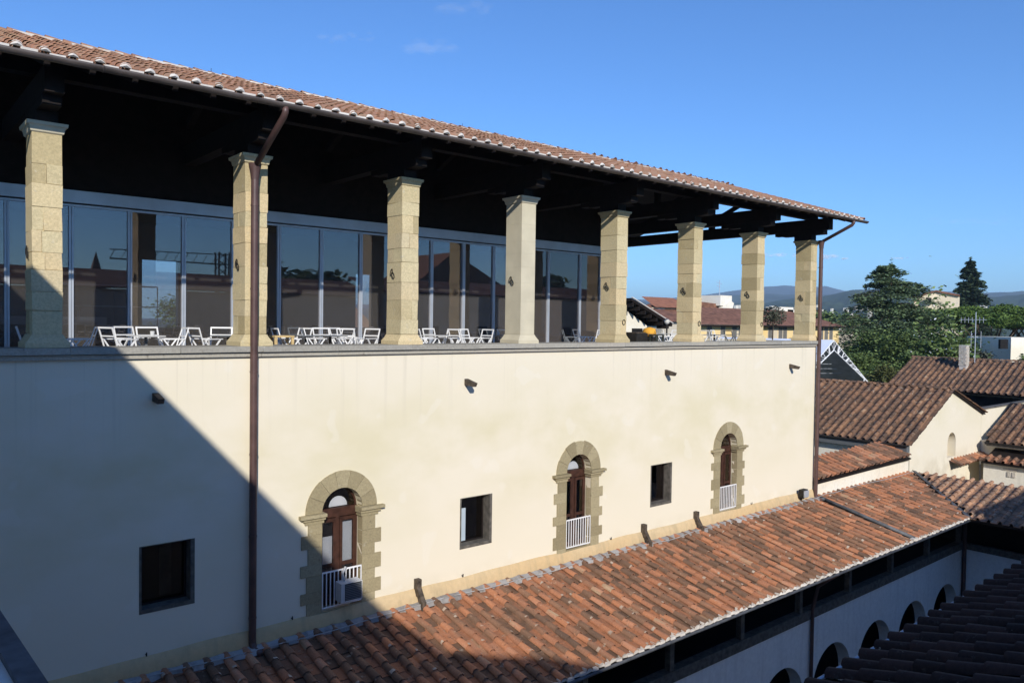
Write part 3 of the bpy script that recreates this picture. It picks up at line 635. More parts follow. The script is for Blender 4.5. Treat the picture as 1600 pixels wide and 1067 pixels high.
for u, y, k, lb in tabs:
    p = aty(u, 530, y); put(TB, tused, k, p[0], y, 0, lb, 'table', GT)
for u, y, lb in ((238, 2.1, 'white cup on the small table left of the second pillar'), (778, 2.4, 'white cup on the dark table beside the fourth pillar')):
    p = aty(u, 520, y); tag(MB().lathe((p[0], y, FZ+.75), [(.045, 0), (.055, .11), (.05, .11), (.04, .01)], 10).build('cup', 'plastic'), lb, 'cup')
def stool(u, y, lb):
    p = aty(u, 530, y); t = empty('wooden_stool', (p[0], y, FZ), label=lb, cat='stool', group='pale wooden stools on the terrace'); w = .27
    MB().box(-w, w, -.2, .2, .72, .765).build('seat', 'pine', t)
    for a in (-1, 1):
        for b in (-1, 1): MB().box(a*w*.85-.035, a*w*.85+.035, b*.16-.03, b*.16+.03, 0, .72).build('leg', 'pine', t)
stool(440, 1.5, 'pale wooden stool right of the brown downpipe'); stool(1026, 3.0, 'pale wooden stool in the open bay right of the fifth pillar')
p = aty(993, 530, 3.4); pb = empty('planter_box', (p[0], 3.4, FZ), label='black box planter standing beside the fifth pillar', cat='planter')
MB().box(-.35, .35, -.35, .35, 0, .82).build('box', 'iron', pb); MB().box(-.3, .3, -.3, .3, .82, .85).build('soil', 'bark', pb)
p = aty(1015, 520, 5.2); cu = MB().lathe((p[0], 5.2, FZ+.62), [(.05, 0), (.28, .08), (.34, .22), (.28, .38), (.05, .46)], 14).build('orange_pouffe', 'orange', None, True)
cu.data.transform(Matrix.Translation((0, 0, -.02))); tag(cu, 'round orange padded seat between dark tables in the open bay', 'pouffe')
MB().box(p[0]-.3, p[0]+.3, 4.95, 5.45, FZ, FZ+.61).build('pouffe_stand', 'iron', cu)
# globe lamp on a post
p = aty(1042, 508, 6.2); gl = empty('globe_lamp', (p[0], 6.2, FZ), label='unlit white globe lamp on a dark post in the open bay', cat='lamp')
MB().tube([(0, 0, 0), (0, 0, 1.2)], .04, 8).build('post', 'iron', gl); MB().lathe((0, 0, 1.2), [(.03, 0), (.11, .05), (.14, .14), (.11, .23), (.03, .28)], 12).build('globe', 'plastic', gl, True)

# ------------------------------------------------------------------ foliage helpers
def leaves(pts, size, mat, name, parent, flat=.6, seed=1):
    rs = np.random.RandomState(seed); P = np.asarray(pts); n = len(P); a = rs.rand(n)*6.283; t = (rs.rand(n)-.5)*2*flat*1.3
    x = np.stack([np.cos(a), np.sin(a), t*.6], 1); x /= np.linalg.norm(x, axis=1)[:, None]
    up = np.stack([rs.randn(n)*flat, rs.randn(n)*flat, np.ones(n)], 1); y = np.cross(up, x); y /= np.linalg.norm(y, axis=1)[:, None]
    s = size*(.6+.8*rs.rand(n))[:, None]; nz = np.cross(x, y)
    v = np.stack([P-x*s*.5, P+y*s*.28+nz*s*.1, P+x*s*.6, P-y*s*.3], 1).reshape(-1, 3)
    f = np.arange(4*n).reshape(-1, 4)
    me = bpy.data.meshes.new(name); me.vertices.add(4*n); me.vertices.foreach_set('co', v.ravel()); me.loops.add(4*n); me.loops.foreach_set('vertex_index', f.ravel())
    me.polygons.add(n); me.polygons.foreach_set('loop_start', np.arange(0, 4*n, 4)); me.polygons.foreach_set('loop_total', np.full(n, 4)); me.update(); me.validate(); me.materials.append(m[mat])
    return link(name, me, parent)
def broad(base, top, rad, mat, label, name, n=9000, size=.5, seed=1, group=None, lobes=16, squash=1.0, lowf=.3, cat='tree'):
    b = np.array(base, float); h = top-b[2]; t = empty(name, tuple(b), label=label, cat=cat, group=group); rs = np.random.RandomState(seed)
    tr = MB(); tr.tube([(0, 0, 0), (.1, 0, h*.35), (.0, .1, h*.75)], [h*.025+.08, h*.02+.04, .06], 8); pts = []
    for k in range(lobes):
        zc = h*(lowf+(.86-lowf)*rs.rand()); env = math.sqrt(max(.08, 1-((zc/h-.5)/.58)**2)); an = rs.rand()*6.28; rr = rad*env*rs.rand()**.5*.75
        c = np.array([rr*math.cos(an), rr*math.sin(an), zc]); lr = rad*(.28+.22*rs.rand())
        tr.tube([(0, 0, max(h*.2, zc-rad*.6)), tuple(c*.6+np.array([0, 0, zc*.35])), tuple(c)], [.09, .06, .03], 5)
        q = rs.randn(n//lobes, 3); q /= np.linalg.norm(q, axis=1)[:, None]; q *= (.55+.45*rs.rand(len(q))**.5)[:, None]*lr*(1+.35*np.sin(q[:, :1]*5+q[:, 1:2]*7+k)); q[:, 2] *= .8*squash; pts.append(c+q)
    c = np.array([0, 0, h*.87]); q = rs.randn(n//lobes, 3)*rad*.13; pts.append(c+q*np.array([1, 1, .7]))
    tr.build('trunk', 'bark', t); leaves(np.concatenate(pts), size, mat, 'crown', t, .7, seed); return t
def conifer(base, top, rad, mat, label, name, tiers=22, nb=9, size=.45, seed=1, droop=.12, pw=.8, start=.12, per=70, group=None, thick=.09, var=.35):
    b = np.array(base, float); h = top-b[2]; t = empty(name, tuple(b), label=label, cat='tree', group=group); rs = np.random.RandomState(seed)
    tr = MB(); tr.tube([(0, 0, 0), (0, 0, h*.5), (0, 0, h*.985)], [h*.022, h*.012, .03], 8); pts = []
    for k in range(tiers):
        f = start+(1-start)*k/(tiers-1); L0 = rad*(1-f)**pw+.15
        for j in range(max(4, int(nb*(1-f*.5)))):
            an = rs.rand()*6.28; z = min(h*.97, h*(f+(rs.rand()-.5)*1.6*(1-start)/tiers)); L = L0*(1-var+2*var*rs.rand()); d = np.array([math.cos(an), math.sin(an), 0]); rise = .18*L*(rs.rand()-.2)
            e = np.array([0, 0, z]) + d*L + np.array([0, 0, rise-droop*L]); mid = np.array([0, 0, z])+d*L*.55+np.array([0, 0, rise*.9])
            tr.tube([(0, 0, z), tuple(mid), tuple(e)], [.07*(1-f)+.03, .05*(1-f)+.02, .01], 4, False)
            s = rs.rand(per)**.65; q = (1-s)[:, None]**2*np.array([0, 0, z]) + 2*(s*(1-s))[:, None]*mid + (s**2)[:, None]*e
            wd = (L*.22*(1-.5*s)+.1)[:, None]; side = np.array([-d[1], d[0], 0]); q = q + side*rs.randn(per, 1)*wd + np.stack([rs.randn(per)*.1, rs.randn(per)*.1, -np.abs(rs.randn(per))*L*thick+rs.randn(per)*.12], 1); pts.append(q)
    tr.build('trunk', 'bark', t); pts.append(np.array([0, 0, h*.97])+rs.randn(60, 3)*np.array([.12, .12, h*.02])); leaves(np.concatenate(pts), size, mat, 'crown', t, .45, seed); return t
def gbase(u, d): p = at(u, 540, d); return (p[0], p[1], -16)
# potted olive on the terrace
p = aty(1207, 530, 5.0); ol = empty('olive_tree', (p[0], 5.0, FZ), label='small potted olive tree on the terrace between the last two pillars', cat='potted tree')
MB().lathe((0, 0, 0), [(.22, 0), (.28, .4), (.3, .42), (.25, .42), (.2, .38)], 14).build('pot', 'farroof2', ol)
MB().tube([(0, 0, .38), (.03, 0, 1.0), (0, 0, 1.5)], [.035, .03, .02], 6).build('trunk', 'bark', ol)
q = nr.randn(900, 3); q /= np.linalg.norm(q, axis=1)[:, None]; q *= (nr.rand(900)**.45)[:, None]*np.array([.72, .72, .55]); leaves(q+np.array([0, 0, 1.72]), .13, 'greyleaf', 'crown', ol, 1.0, 3)

# ================================================================== LOW CLOISTER WING (north side of the court)
s = .224; LE = -4.4; LZ = ZB+s*LE; cs2 = 1/math.sqrt(1+s*s)
CW = empty('cloister_wing', (0, 0, 0), label='low cloister wing with orange tiled lean-to roof and arches along the court', cat='building')
lr = slab('roof', [(-3, LE+.05, LZ), (39.6, LE+.05, LZ), (44.0, 0, ZB), (-3, 0, ZB)], 'wood', CW, .1)
rough_tiles(lr, (0, LE-.06, LZ-.03), (1, 0, 0), (0, 1, s), -2.7, 43.9, 4.45/cs2, 'low', .45, .42, lambda a, u: a < 39.55+u*cs2 and not (33.5 < a < 33.95), 300, .042, .032, dabs=.22)
MB().tube([(33.72, -.2, ZB+.02), (33.72, LE, LZ+.04)], .085, 10).tube([(33.5, -.35, -7.85), (33.72, -.45, ZB-.03)], .08, 8).build('roof_pipe', 'lead', CW, True)
em = MB()
for i in range(94):
    a = -2.7+i*.45
    if a < 39.4: em.box(a+.12, a+.33, LE-.10, LE+.06, LZ-.02, LZ+.07, .02); em.box(a-.1, a+.12, LE-.09, LE+.02, LZ-.05, LZ+.005, .015)
tag(em.build('eaves_mortar', 'mortar', lr), kind='stuff')
MB().box(-3, 39.6, LE-.04, LE+.03, LZ-.16, LZ-.06).build('eaves_board', 'wood', CW)
MB().tube([(-3, LE-.1, LZ-.1), (39.5, LE-.1, LZ-.1)], .045, 8).build('gutter', 'lead', CW, True)
for i in range(70):
    a = -2+i*.6
    if a < 39.5: MB().bar((a, LE+.04, LZ-.14), (a, -1.5, LZ-.14+s*2.9), .08, .1).build('rafter', 'wood', CW)
# mortar fillet and cable along the top
fm = MB(); vs = []; NX = 150
for i in range(NX+1):
    X = -2.5+36*i/NX; w = .18+.05*math.sin(X*2.1)+.05*math.sin(X*5.3+2)
    vs += [(X, -.10, ZB+.03), (X, -.16, ZB+.075+.015*math.sin(X*9)), (X, -.12-w, ZB+.03+.02*math.sin(X*7)), (X, -.16-w, ZB-.07)]
fm.add(vs, [(i*4+k, (i+1)*4+k, (i+1)*4+k+1, i*4+k+1) for i in range(NX) for k in range(3)]).build('flashing', plaster('flashing_mortar', (.40, .39, .38), (.25, .235, .225), (.14, .12, .11), .8, 1.0), CW)
MB().tube([(X, -.36-.07*math.sin(X*.9)-.04*math.sin(X*2.3), ZB+.045-.01*math.sin(X*2)) for X in np.arange(1, 33.2, .3)] + [(33.6, -.3, ZB+.1), (34.4, -.2, ZB+.1)] + [(X, -.28-.10*math.sin(X*.8), ZB+.09) for X in np.arange(35, 43.6, .4)], .014, 6).build('cable', 'greycable', CW, True)
# wall with arches
YW = -3.4; ac_x = [3.4+3.65*i for i in range(11)]
holed(rect(-2, 41.9, -16, -10.9), [archloop(x, 1.5, -15.99, -13.8, 20) for x in ac_x if x < 40.5], lambda a, b, d: (a, YW+d, b), .5).build('wall', 'shade', CW)
MB().box(-2, 41.9, YW-.07, YW+.25, -10.9, -10.55).build('parapet_rail', 'greystone', CW)
MB().box(-2, 41.9, YW+.02, YW+.2, -9.35, -9.1).build('eaves_beam', 'wood', CW)
for i in range(11):
    X = 3.85+3.77*i; MB().box(X-.1, X+.1, YW-.02, YW+.18, -10.548, -9.35).build('post', 'greystone', CW)
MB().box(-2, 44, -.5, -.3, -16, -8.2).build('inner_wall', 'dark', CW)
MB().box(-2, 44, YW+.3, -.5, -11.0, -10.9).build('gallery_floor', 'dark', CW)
for X in (27.15,): MB().tube([(X, YW-.1, -16), (X, YW-.1, -10.5), (X, YW-.3, -9.6), (X, LE-.08, LZ-.1)], .07, 8).build('downpipe', 'pipe', CW)
# small white strip wall and upper small roof
MB().box(XR+.05, 43.6, 0, .3, -16, -7.24).build('strip_wall', 'white', CW)
sr = slab('upper_roof', [(XR, -.12, -7.16), (43.7, -.12, -7.05), (43.7, 1.25, -6.62), (XR, 1.25, -6.75)], 'wood', CW, .06)
rough_tiles(sr, (0, -.14, -7.40), (1, 0, .011), (0, 1, .31), 33.7, 43.5, 1.42, 'low', .45, .42, None, 60, .03, .02)
MB().box(XR, 44, 1.25, 1.6, -16, -6.75).build('upper_wall', 'oldwall', CW)

# east wing
EW = empty('east_wing', (0, 0, 0), label='low east wing with weathered lean-to roof meeting the orange roof at a valley', cat='building')
er = slab('roof', [(39.6, LE, LZ), (39.6, -24, LZ), (44, -24, ZB), (44, 0, ZB)], 'wood', EW, .1)
rough_tiles(er, (39.55, 0, LZ-.03), (0, -1, 0), (1, 0, s), .1, 23, 4.45/cs2, 'mid', .45, .42, lambda a, u: a > 4.4-u*cs2+.15, 160, .05, .03)
MB().prism([(39.5, LE+.0, LZ+.06), (39.5, LE-.2, LZ+.06), (44, -.25, ZB+.07), (44.1, .0, ZB+.07)], (0, 0, -.04), None).build('valley_gutter', 'lead', EW)
MB().box(41.9, 42.2, -24, YW, -16, -10.9).build('wall', 'shade', EW)
MB().box(41.85, 42.1, -24, YW-.08, -10.9, -10.6).build('parapet_rail', 'greystone', EW)
MB().box(43.4, 43.6, -24, -.6, -16, -8.1).build('inner_wall', 'dark', EW)
MB().box(39.58, 39.66, -24, LE, LZ-.16, LZ-.05).build('eaves_board', 'wood', EW)
MB().tube([(41.8, YW-.12, -16), (41.8, YW-.12, -9.3)], .1, 8).build('downpipe', 'pipe', EW)
# arch of the east wing seen past the corner
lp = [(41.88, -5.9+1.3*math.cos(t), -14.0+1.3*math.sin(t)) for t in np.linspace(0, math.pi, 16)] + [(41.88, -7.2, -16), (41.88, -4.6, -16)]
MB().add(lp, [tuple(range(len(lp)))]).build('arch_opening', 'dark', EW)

# ================================================================== CHAPEL WITH GABLE
CP = empty('gabled_chapel', (0, 0, 0), label='cream gabled chapel with small arched niche and brown tiled roof', cat='building')
ax0, ax1, apx, zl, za, zr = 43.75, 54.1, 49.27, -6.32, -3.72, -5.25
holed([(ax0, -16), (ax1, -16), (ax1, zr), (apx, za), (ax0, zl)], [archloop(49.5, .62, -7.62, -6.78)], lambda a, b, d: (a, .0+d, b), .9).build('gable_wall', 'wall', CP)
MB().add([(ax0, 0, -16), (ax0, 24, -16), (ax0, 24, zl), (ax0, 0, zl)], [(0, 1, 2, 3)]).build('side_wall', 'white', CP)
MB().add([(ax1, 0, -16), (ax1, 24, -16), (ax1, 24, zr), (ax1, 0, zr)], [(0, 1, 2, 3)]).build('side_wall', 'white', CP)
MB().box(48.8, 50.2, .9, 1.0, -7.8, -6).build('niche_back', 'white', CP)
MB().box(48.93, 49.2, .55, .6, -7.6, -6.5).build('niche_pane', 'dark', CP)
sl_ = (za-zl)/(apx-ax0); ov = .32
cr = slab('roof', [(ax0-ov, .0, zl-ov*sl_+.12), (ax0-ov, 22, zl-ov*sl_+.12), (apx, 22, za+.12), (apx, .0, za+.12)], 'wood', CP, .1)
c3 = 1/math.sqrt(1+sl_**2)
rough_tiles(cr, (ax0-ov, 0, zl-ov*sl_+.10), (0, 1, 0), (1, 0, sl_), -.08, 12, (apx-ax0+ov)/c3-.1, 'old', .45, .40, None, 200, .05, .035)
slab('roof_boards', [(ax1+.3, -.15, zr-.05), (ax1+.3, 22, zr-.05), (apx, 22, za+.1), (apx, -.15, za+.1)], 'wood', CP, .08)
rough_tiles(cr, (ax1+.3, 0, zr-.03), (0, 1, 0), (-1, 0, (za-zr)/(ax1-apx)), -.12, 8, 5.2, 'old', .45, .42, None, 0, .05, .03)
ridge_tiles(cr, (apx, 14, za+.14), (apx, -.1, za+.14), 'old')
MB().box(ax0-ov-.05, ax0+.02, 0.02, 22, zl-ov*sl_-.30, zl-ov*sl_+.05).build('eaves_beam', 'greymetal', CP)
MB().tube([(ax0-ov-.1, 0.0, zl-ov*sl_+.05), (ax0-ov-.1, 22, zl-ov*sl_+.05)], .07, 8).build('gutter', 'iron', CP)
ft = slab('lean_to', [(49.5, -.55, -8.0), (54.2, -.55, -7.97), (54.2, 0, -7.75), (49.5, 0, -7.78)], 'wood', CP, .05)
rough_tiles(ft, (0, -.6, -8.05), (1, 0, 0), (0, 1, .4), 49.3, 54.3, .6, 'low', .45, .35, None, 12, .04, .03)

# house right of the chapel
HB = empty('side_house', (0, 0, 0), label='cream house right of the gabled chapel under a lichen-spotted tile roof', cat='building')
MB().box(54.12, 62, -12, -.02, -16, -7.0).build('wall', 'white', HB)
hr = slab('roof', [(53.3, -12, -6.98), (53.3, -.5, -7.0), (59, -.1, -4.9), (59, -12, -4.9)], 'wood', HB, .12)
sh_ = .36; rough_tiles(hr, (53.25, 0, -6.98), (0, -1, 0), (1, 0, sh_), .5, 11.5, 5.6, 'old', .45, .42, lambda a, u: a > .55-u*.12, 120, .05, .04)
MB().box(53.3, 53.42, -12, -.6, -7.22, -7.02).build('fascia', 'greystone', HB)
MB().box(53.2, 53.3, -12, -.5, -7.06, -6.98).build('gutter', 'iron', HB)
MB().box(52.0, 54.1, -12, -.9, -16, -7.95).build('lower_wall', 'white', HB)
fr = slab('lower_roof', [(51.7, -12, -8.0), (51.7, -.85, -8.0), (54.1, -.85, -7.35), (54.1, -12, -7.35)], 'wood', HB, .05)
rough_tiles(fr, (51.75, 0, -7.93), (0, -1, 0), (1, 0, .27), .9, 11, .5, 'low', .45, .4, None, 30, .05, .03)
for k in range(2): MB().box(51.94, 51.99, -2.45+k*.24-.16, -2.45+k*.24, -8.72, -8.42).build('vent', 'brick', HB)
MB().box(51.95, 52.01, -2.7, -1.95, -8.35, -8.25).build('vent_lintel', 'brick', HB)
MB().box(51.95, 52.02, -6.5, -4.1, -9.4, -8.75).build('dark_opening', 'dark', HB)
MB().box(54.13, 64, .0, .3, -7.4, -5.1).build('link_wall', 'wall', HB); MB().box(54.1, 64, -.06, .36, -5.1, -5.02).build('coping', 'greystone', HB)

# back roof with chimney
BR = empty('rear_house', (0, 0, 0), label='rear house with long brown tiled roof carrying the white brick chimney', cat='building')
c0 = (64, -4.78, 69, -2.55); sb = (c0[3]-c0[1])/5
br = slab('roof', [(64, -14, -4.8), (64, 10.4, -4.8), (69, 10.4, -2.55), (69, -14, -2.55)], 'wood', BR, .12)
rough_tiles(br, (63.95, 0, -4.8), (0, 1, 0), (1, 0, sb), -8, 10.4, 5.4, 'old', .45, .42, None, 260, .05, .02)
ridge_tiles(br, (69, 10.4, -2.5), (69, -9, -2.5), 'old')
slab('roof_boards', [(74, -14, -4.8), (74, 10.4, -4.8), (69, 10.4, -2.57), (69, -14, -2.57)], 'farroof', BR, .1)
MB().box(65, 73, -14, 10, -16, -4.95).build('wall', 'oldwall', BR)
MB().box(64.85, 64.98, -1.0, 9, -7.2, -5.1).build('dark_opening', 'dark', BR)
MB().tube([(64.6, 2.2, -7.5), (64.6, 2.2, -6.1), (64.6, 2.6, -6.0)], .08, 8).build('vent_pipe', 'lead', BR)
cpt = atx(1506, 566, 67.6); cx, cyy = cpt[0], cpt[1]
ch = MB().box(cx-.25, cx+.25, cyy-.25, cyy+.25, -4.2, -1.40).build('chimney', 'mortar', BR)
for r in range(10):
    for k in range(3):
        for face in (0, 1):
            z = -2.95+r*.152; o = (r % 2)*.12; e = .29; a = -.28+k*.20+o*.5; b = a+.185
            if a > .2: continue
            b = min(b, .28)
            (MB().box(cx-e, cx-e+.06, cyy+a, cyy+b, z, z+.13, .01) if face == 0 else MB().box(cx+a, cx+b, cyy-e, cyy-e+.06, z, z+.13, .01)).build('brick', 'brick', ch)
MB().box(cx-.30, cx+.30, cyy-.30, cyy+.30, -1.40, -1.34).build('chimney_cap', 'mortar', ch)
an = empty('tv_antenna', (cx+.1, cyy-.75, -2.7), label='tall television antenna mast rising beside the white brick chimney', cat='antenna')
MB().tube([(0, 0, 0), (0, 0, 4.0)], .03, 6).build('mast', 'alu', an)
k = MB().tube([(-.2, 1.1, 3.4), (.2, -.7, 3.4)], .02, 5).tube([(0, .35, 2.0), (0, -.45, 2.0)], .02, 5)
for q in range(7): y = 1.0-q*.25; k.tube([(-.18+q*.05, y, 3.15), (-.18+q*.05, y, 3.6)], .012, 4)
for q in (-.4, 0, .3): k.tube([(0, q, 1.2), (0, q, 2.5)], .015, 4)
k.build('aerial', 'alu', an)

# ================================================================== NEAR ROOF (south walk, right below the viewpoint)
NR_ = empty('near_roof_wing', (0, 0, 0), label='dark shaded tile roof rising from the lower right corner', cat='building')
nsl = .31; nrf = slab('roof', [(4.5, -13.76, -4.11), (30, -13.76, -4.11), (30, -17.3, -4.11+nsl*3.54), (4.5, -17.3, -4.11+nsl*3.54)], 'wood', NR_, .1)
c4 = 1/math.sqrt(1+nsl*nsl)
rough_tiles(nrf, (0, -13.66, -4.11), (1, 0, 0), (0, -1, nsl), 4.6, 29.5, 3.5/c4, 'near', .42, .40, None, 300, .05, .05)
MB().tube([(4.5, -13.61, -4.04), (30, -13.61, -4.04)], .022, 8).build('gutter', 'alu', NR_, True)
MB().box(4.5, 30, -14.9, -14.6, -16, -3.85).build('wall', 'shade', NR_)
# left wing eave seen in the lower left corner
LW = empty('left_annex', (0, 0, 0), label='dark metal-edged roof corner in the lower left foreground', cat='building')
q0, q1 = at(2, 957, 6.0), None
z0 = -2.6; pA = CAMP + (at(4, 958, 1)-CAMP)*(z0/(at(4, 958, 1)-CAMP)[2]); pB = CAMP + (at(82, 1075, 1)-CAMP)*(z0/(at(82, 1075, 1)-CAMP)[2])
xe = (pA[0]+pB[0])/2; dirv = (pA-pB); dirv /= np.linalg.norm(dirv)
e0 = pB - dirv*1.2; e1 = pA + dirv*3.2
MB().prism([e0, e1, e1+np.array([-.16, 0, 0]), e0+np.array([-.16, 0, 0])], (0, 0, -.3), None).build('coping', 'lead', LW)
MB().prism([e0+np.array([-.16, 0, -.06]), e1+np.array([-.16, 0, -.06]), e1+np.array([-2.2, 0, .1]), e0+np.array([-2.2, 0, .1])], (0, 0, -.2), None).build('roof', 'shade', LW)

# ================================================================== WEST AND SOUTH WINGS (their eaves throw the big shadow; the glass mirrors them)
WW = empty('west_wing', (0, 0, 0), label='tall west wing beside the viewpoint casting the diagonal shadow', cat='building')
MB().box(-10, -1.9, -26.2, -.05, -16, 4.97).build('wall', 'shade', WW)
wr = slab('roof', [(-1.06, -26.3, 5.11), (-1.06, .0, 5.11), (-6, .0, 6.8), (-6, -26.3, 6.8)], 'farroof', WW, .12)
SW = empty('south_wing', (0, 0, 0), label='long south wing behind the viewpoint mirrored darkly in the cafe glass', cat='building')
MB().prism([(-3, -24, -16), (60, -24, -16), (60, -24, 1.7), (4.75, -24, 1.7), (4.6, -24, 2.1), (3.1, -24, 2.85), (1.2, -24, 3.5), (.3, -24, 3.9), (-3, -24, 4.1)], (0, -8, 0), None).build('wall', 'oldwall', SW)
for X in range(5, 58, 5): MB().box(X, X+1.1, -24.02, -23.98, -2.6, -.4).build('window', 'dark', SW)
slab('roof', [(4.3, -23.6, 1.85), (30, -23.6, 1.85), (30, -28, 3.1), (4.3, -28, 3.1)], 'farroof', SW, .1)
slab('roof', [(30.05, -23.6, 2.30), (62, -23.6, 2.30), (62, -28, 3.5), (30.05, -28, 3.5)], 'farroof', SW, .1)
MB().box(30.05, 60, -28, -24.0, 1.7, 2.2).build('raised_wall', 'oldwall', SW)
# things mirrored by the glass: spire, crane, trees, house with roof windows
def mir(u, d): # real place of what shows mirrored at column u
    q = at(u, 500, d); dx = q - CAMP; return np.array([CAMP[0]+dx[0], (2*GY-CAMP[1]) - dx[1]])
a = mir(150, 190); sp = empty('church_spire', (a[0], a[1], -16), label='pointed church spire mirrored in the cafe glass left of the shelf unit', cat='church spire')
MB().box(-1.9, 1.9, -1.9, 1.9, 0, 23).build('belfry', 'farroof', sp)
MB().add([(-2.0, -2.0, 23), (2.0, -2.0, 23), (2.0, 2.0, 23), (-2.0, 2.0, 23), (0, 0, 32)], [(0, 1, 4), (1, 2, 4), (2, 3, 4), (3, 0, 4)]).build('spire', 'farroof', sp)
a = mir(347, 95); cn = empty('tower_crane', (a[0], a[1], -16), label='construction crane mirrored in the cafe glass left of the second pillar', cat='crane')
k = MB()
for q in range(24): z = q*1.0; k.bar((-.6, -.6, z), (.6, -.6, z+1), .1); k.bar((.6, .6, z), (-.6, .6, z+1), .1)
for X in (-.6, .6):
    for Y in (-.6, .6): k.bar((X, Y, 0), (X, Y, 24), .18)
k.build('mast', 'oldwood', cn)
k = MB().bar((-13, 2, 22.4), (3, 0, 22.6), .16).bar((-13, 2, 23.4), (3, 0, 23.8), .1)
for q in range(14): k.bar((-13+q*1.15, 2-q*.14, 22.4), (-12.4+q*1.15, 2-q*.14, 23.5), .06)
k.build('jib', 'oldwood', cn)
a = mir(690, 118); rh = empty('skylight_house', (a[0], a[1], -16), label='pale gabled house mirrored in the glass right of the third pillar', cat='building')
MB().box(-8, 8, -5, 5, 0, 21).build('wall', 'pink', rh); MB().prism([(-9, 5.6, 20.8), (9, 5.6, 20.8), (-2, 5.6, 26)], (0, -11, 0), None).build('roof', 'farroof', rh)
for k, u in enumerate((110, 262, 392, 425, 455, 485, 515, 548, 740, 820, 860)):
    a = mir(u, 78+7*(k % 3)); broad((a[0], a[1], -16), 5.3+.3*(k*37 % 7), 4.6, 'bushy', 'dark tree mirrored in the cafe glass '+['at its far left', 'right of the shelf unit', 'behind the second pillar', 'just right of the second pillar', 'above the pale wooden stool', 'in the middle of the third bay', 'left of the narrow rear window', 'over the narrow rear window', 'in the middle of the fourth bay', 'just right of the fourth pillar', 'beside the door panes'][k], 'mirrored_tree', 2500, 1.0, 40+k, 'trees mirrored in the cafe glass' , 10)

# ================================================================== BACKGROUND BUILDINGS
def windows(parent, pts, w, h, n=(0, -1, 0), mat='shutter'):
    for p in pts:
        f = MB().box(p[0]-w/2-.12, p[0]+w/2+.12, p[1]-.06, p[1]-.0, p[2]-h/2-.1, p[2]+h/2+.12).build('window', 'pink', parent)
        MB().box(p[0]-w/2, p[0]+w/2, p[1]-.09, p[1]-.062, p[2]-h/2, p[2]+h/2).build('shutter', mat, f)
YB = empty('yellow_building', (0, 0, 0), label='long yellow building with shuttered windows and brown hipped roof seen behind the end pillars', cat='building')
yb = 57; xa = aty(1010, 505, yb)[0]; xb = aty(1311, 509, yb)[0]; ze = aty(1200, 508.5, yb)[2]; zr_ = aty(1205, 484, yb+6)[2]
MB().box(xa, xb, yb, yb+13, -16, ze).build('wall', 'yellow', YB)
MB().prism([(xa-1, yb-1.1, ze), (xb+1, yb-1.1, ze), (xb+1, yb+14, ze), (xa-1, yb+14, ze)], (0, 0, -.25), None).build('eaves', 'wood', YB)
MB().add([(xa-1, yb-1.2, ze+.02), (xb+1.2, yb-1.2, ze+.02), (xb+1.2, yb+14.2, ze+.02), (xa-1, yb+14.2, ze+.02), (xa+6, yb+6.5, zr_), (xb-8.5, yb+6.5, zr_)], [(0, 1, 5, 4), (1, 2, 5), (2, 3, 4, 5), (3, 0, 4)]).build('roof', 'farroof', YB)
w1 = [aty(u, 521, yb) for u in (1108, 1129, 1147, 1157, 1203, 1219, 1226, 1242, 1283, 1290.5, 1298)]
windows(YB, w1, 1.25, 2.3)
for u in (1207, 1157): p = aty(u, 521, yb); MB().box(p[0]-1.6, p[0]+1.6, yb-.05, yb-.02, p[2]-3, ze-.3).build('pale_panel', 'pink', YB)
for (u, v, w, h) in ((1222, 480, 5, 1.3), (1186, 487, 1.4, 1.2), (1232, 484, 4, .5)):
    p = aty(u, v, yb+7); MB().box(p[0]-w/2, p[0]+w/2, yb+6, yb+9, p[2]-h-1.5, p[2]).build('dormer', 'white', YB)
# second mass: roofs and white dormers left of the seventh pillar
TB2 = empty('roofscape_house', (0, 0, 0), label='white walled house with stepped brown roofs and antenna between sixth and seventh pillars', cat='building')
yb2 = 72; P = lambda u, v, y=72: aty(u, v, y)
a, b = P(1085, 470), P(1150, 470)
MB().box(a[0], b[0]+2, yb2, yb2+10, -16, P(1120, 487)[2]).build('wall', 'white', TB2)
q1, q2, q3 = P(1060, 484), P(1142, 470), P(1158, 489)
MB().prism([(P(1040, 490)[0], yb2-1, P(1040, 492)[2]), (P(1160, 490)[0], yb2-1, P(1160, 492)[2]), (P(1130, 477)[0], yb2-1, P(1130, 477)[2]), (P(1085, 472)[0], yb2-1, P(1085, 471)[2])], (0, 11, 0), None).build('roof', 'farroof', TB2)
MB().box(P(1112, 462)[0], P(1130, 462)[0], yb2-2, yb2+3, P(1120, 478)[2], P(1120, 462)[2]).build('roof_turret', 'white', TB2)
MB().prism([(P(1106, 489)[0], yb2-2.2, P(1106, 489)[2]), (P(1126, 471)[0], yb2-2.2, P(1126, 469)[2]), (P(1132, 474)[0], yb2-2.2, P(1132, 474)[2]), (P(1128, 489)[0], yb2-2.2, P(1128, 489)[2])], (0, 1, 0), None).build('white_gable', 'white', TB2)
pa = P(1124, 462, yb2); an2 = empty('roof_antenna', (pa[0], yb2, pa[2]), label='thin aerial mast on the white roof turret between sixth and seventh pillars', cat='antenna')
hh = P(1124, 438, yb2)[2]-pa[2]; MB().tube([(0, 0, 0), (0, 0, hh)], .07, 5).build('mast', 'alu', an2); MB().bar((-1, 0, hh-.4), (.8, 0, hh-.7), .06).bar((-.9, 0, hh-1.1), (.2, 0, hh-1.3), .06).build('aerial', 'alu', an2)
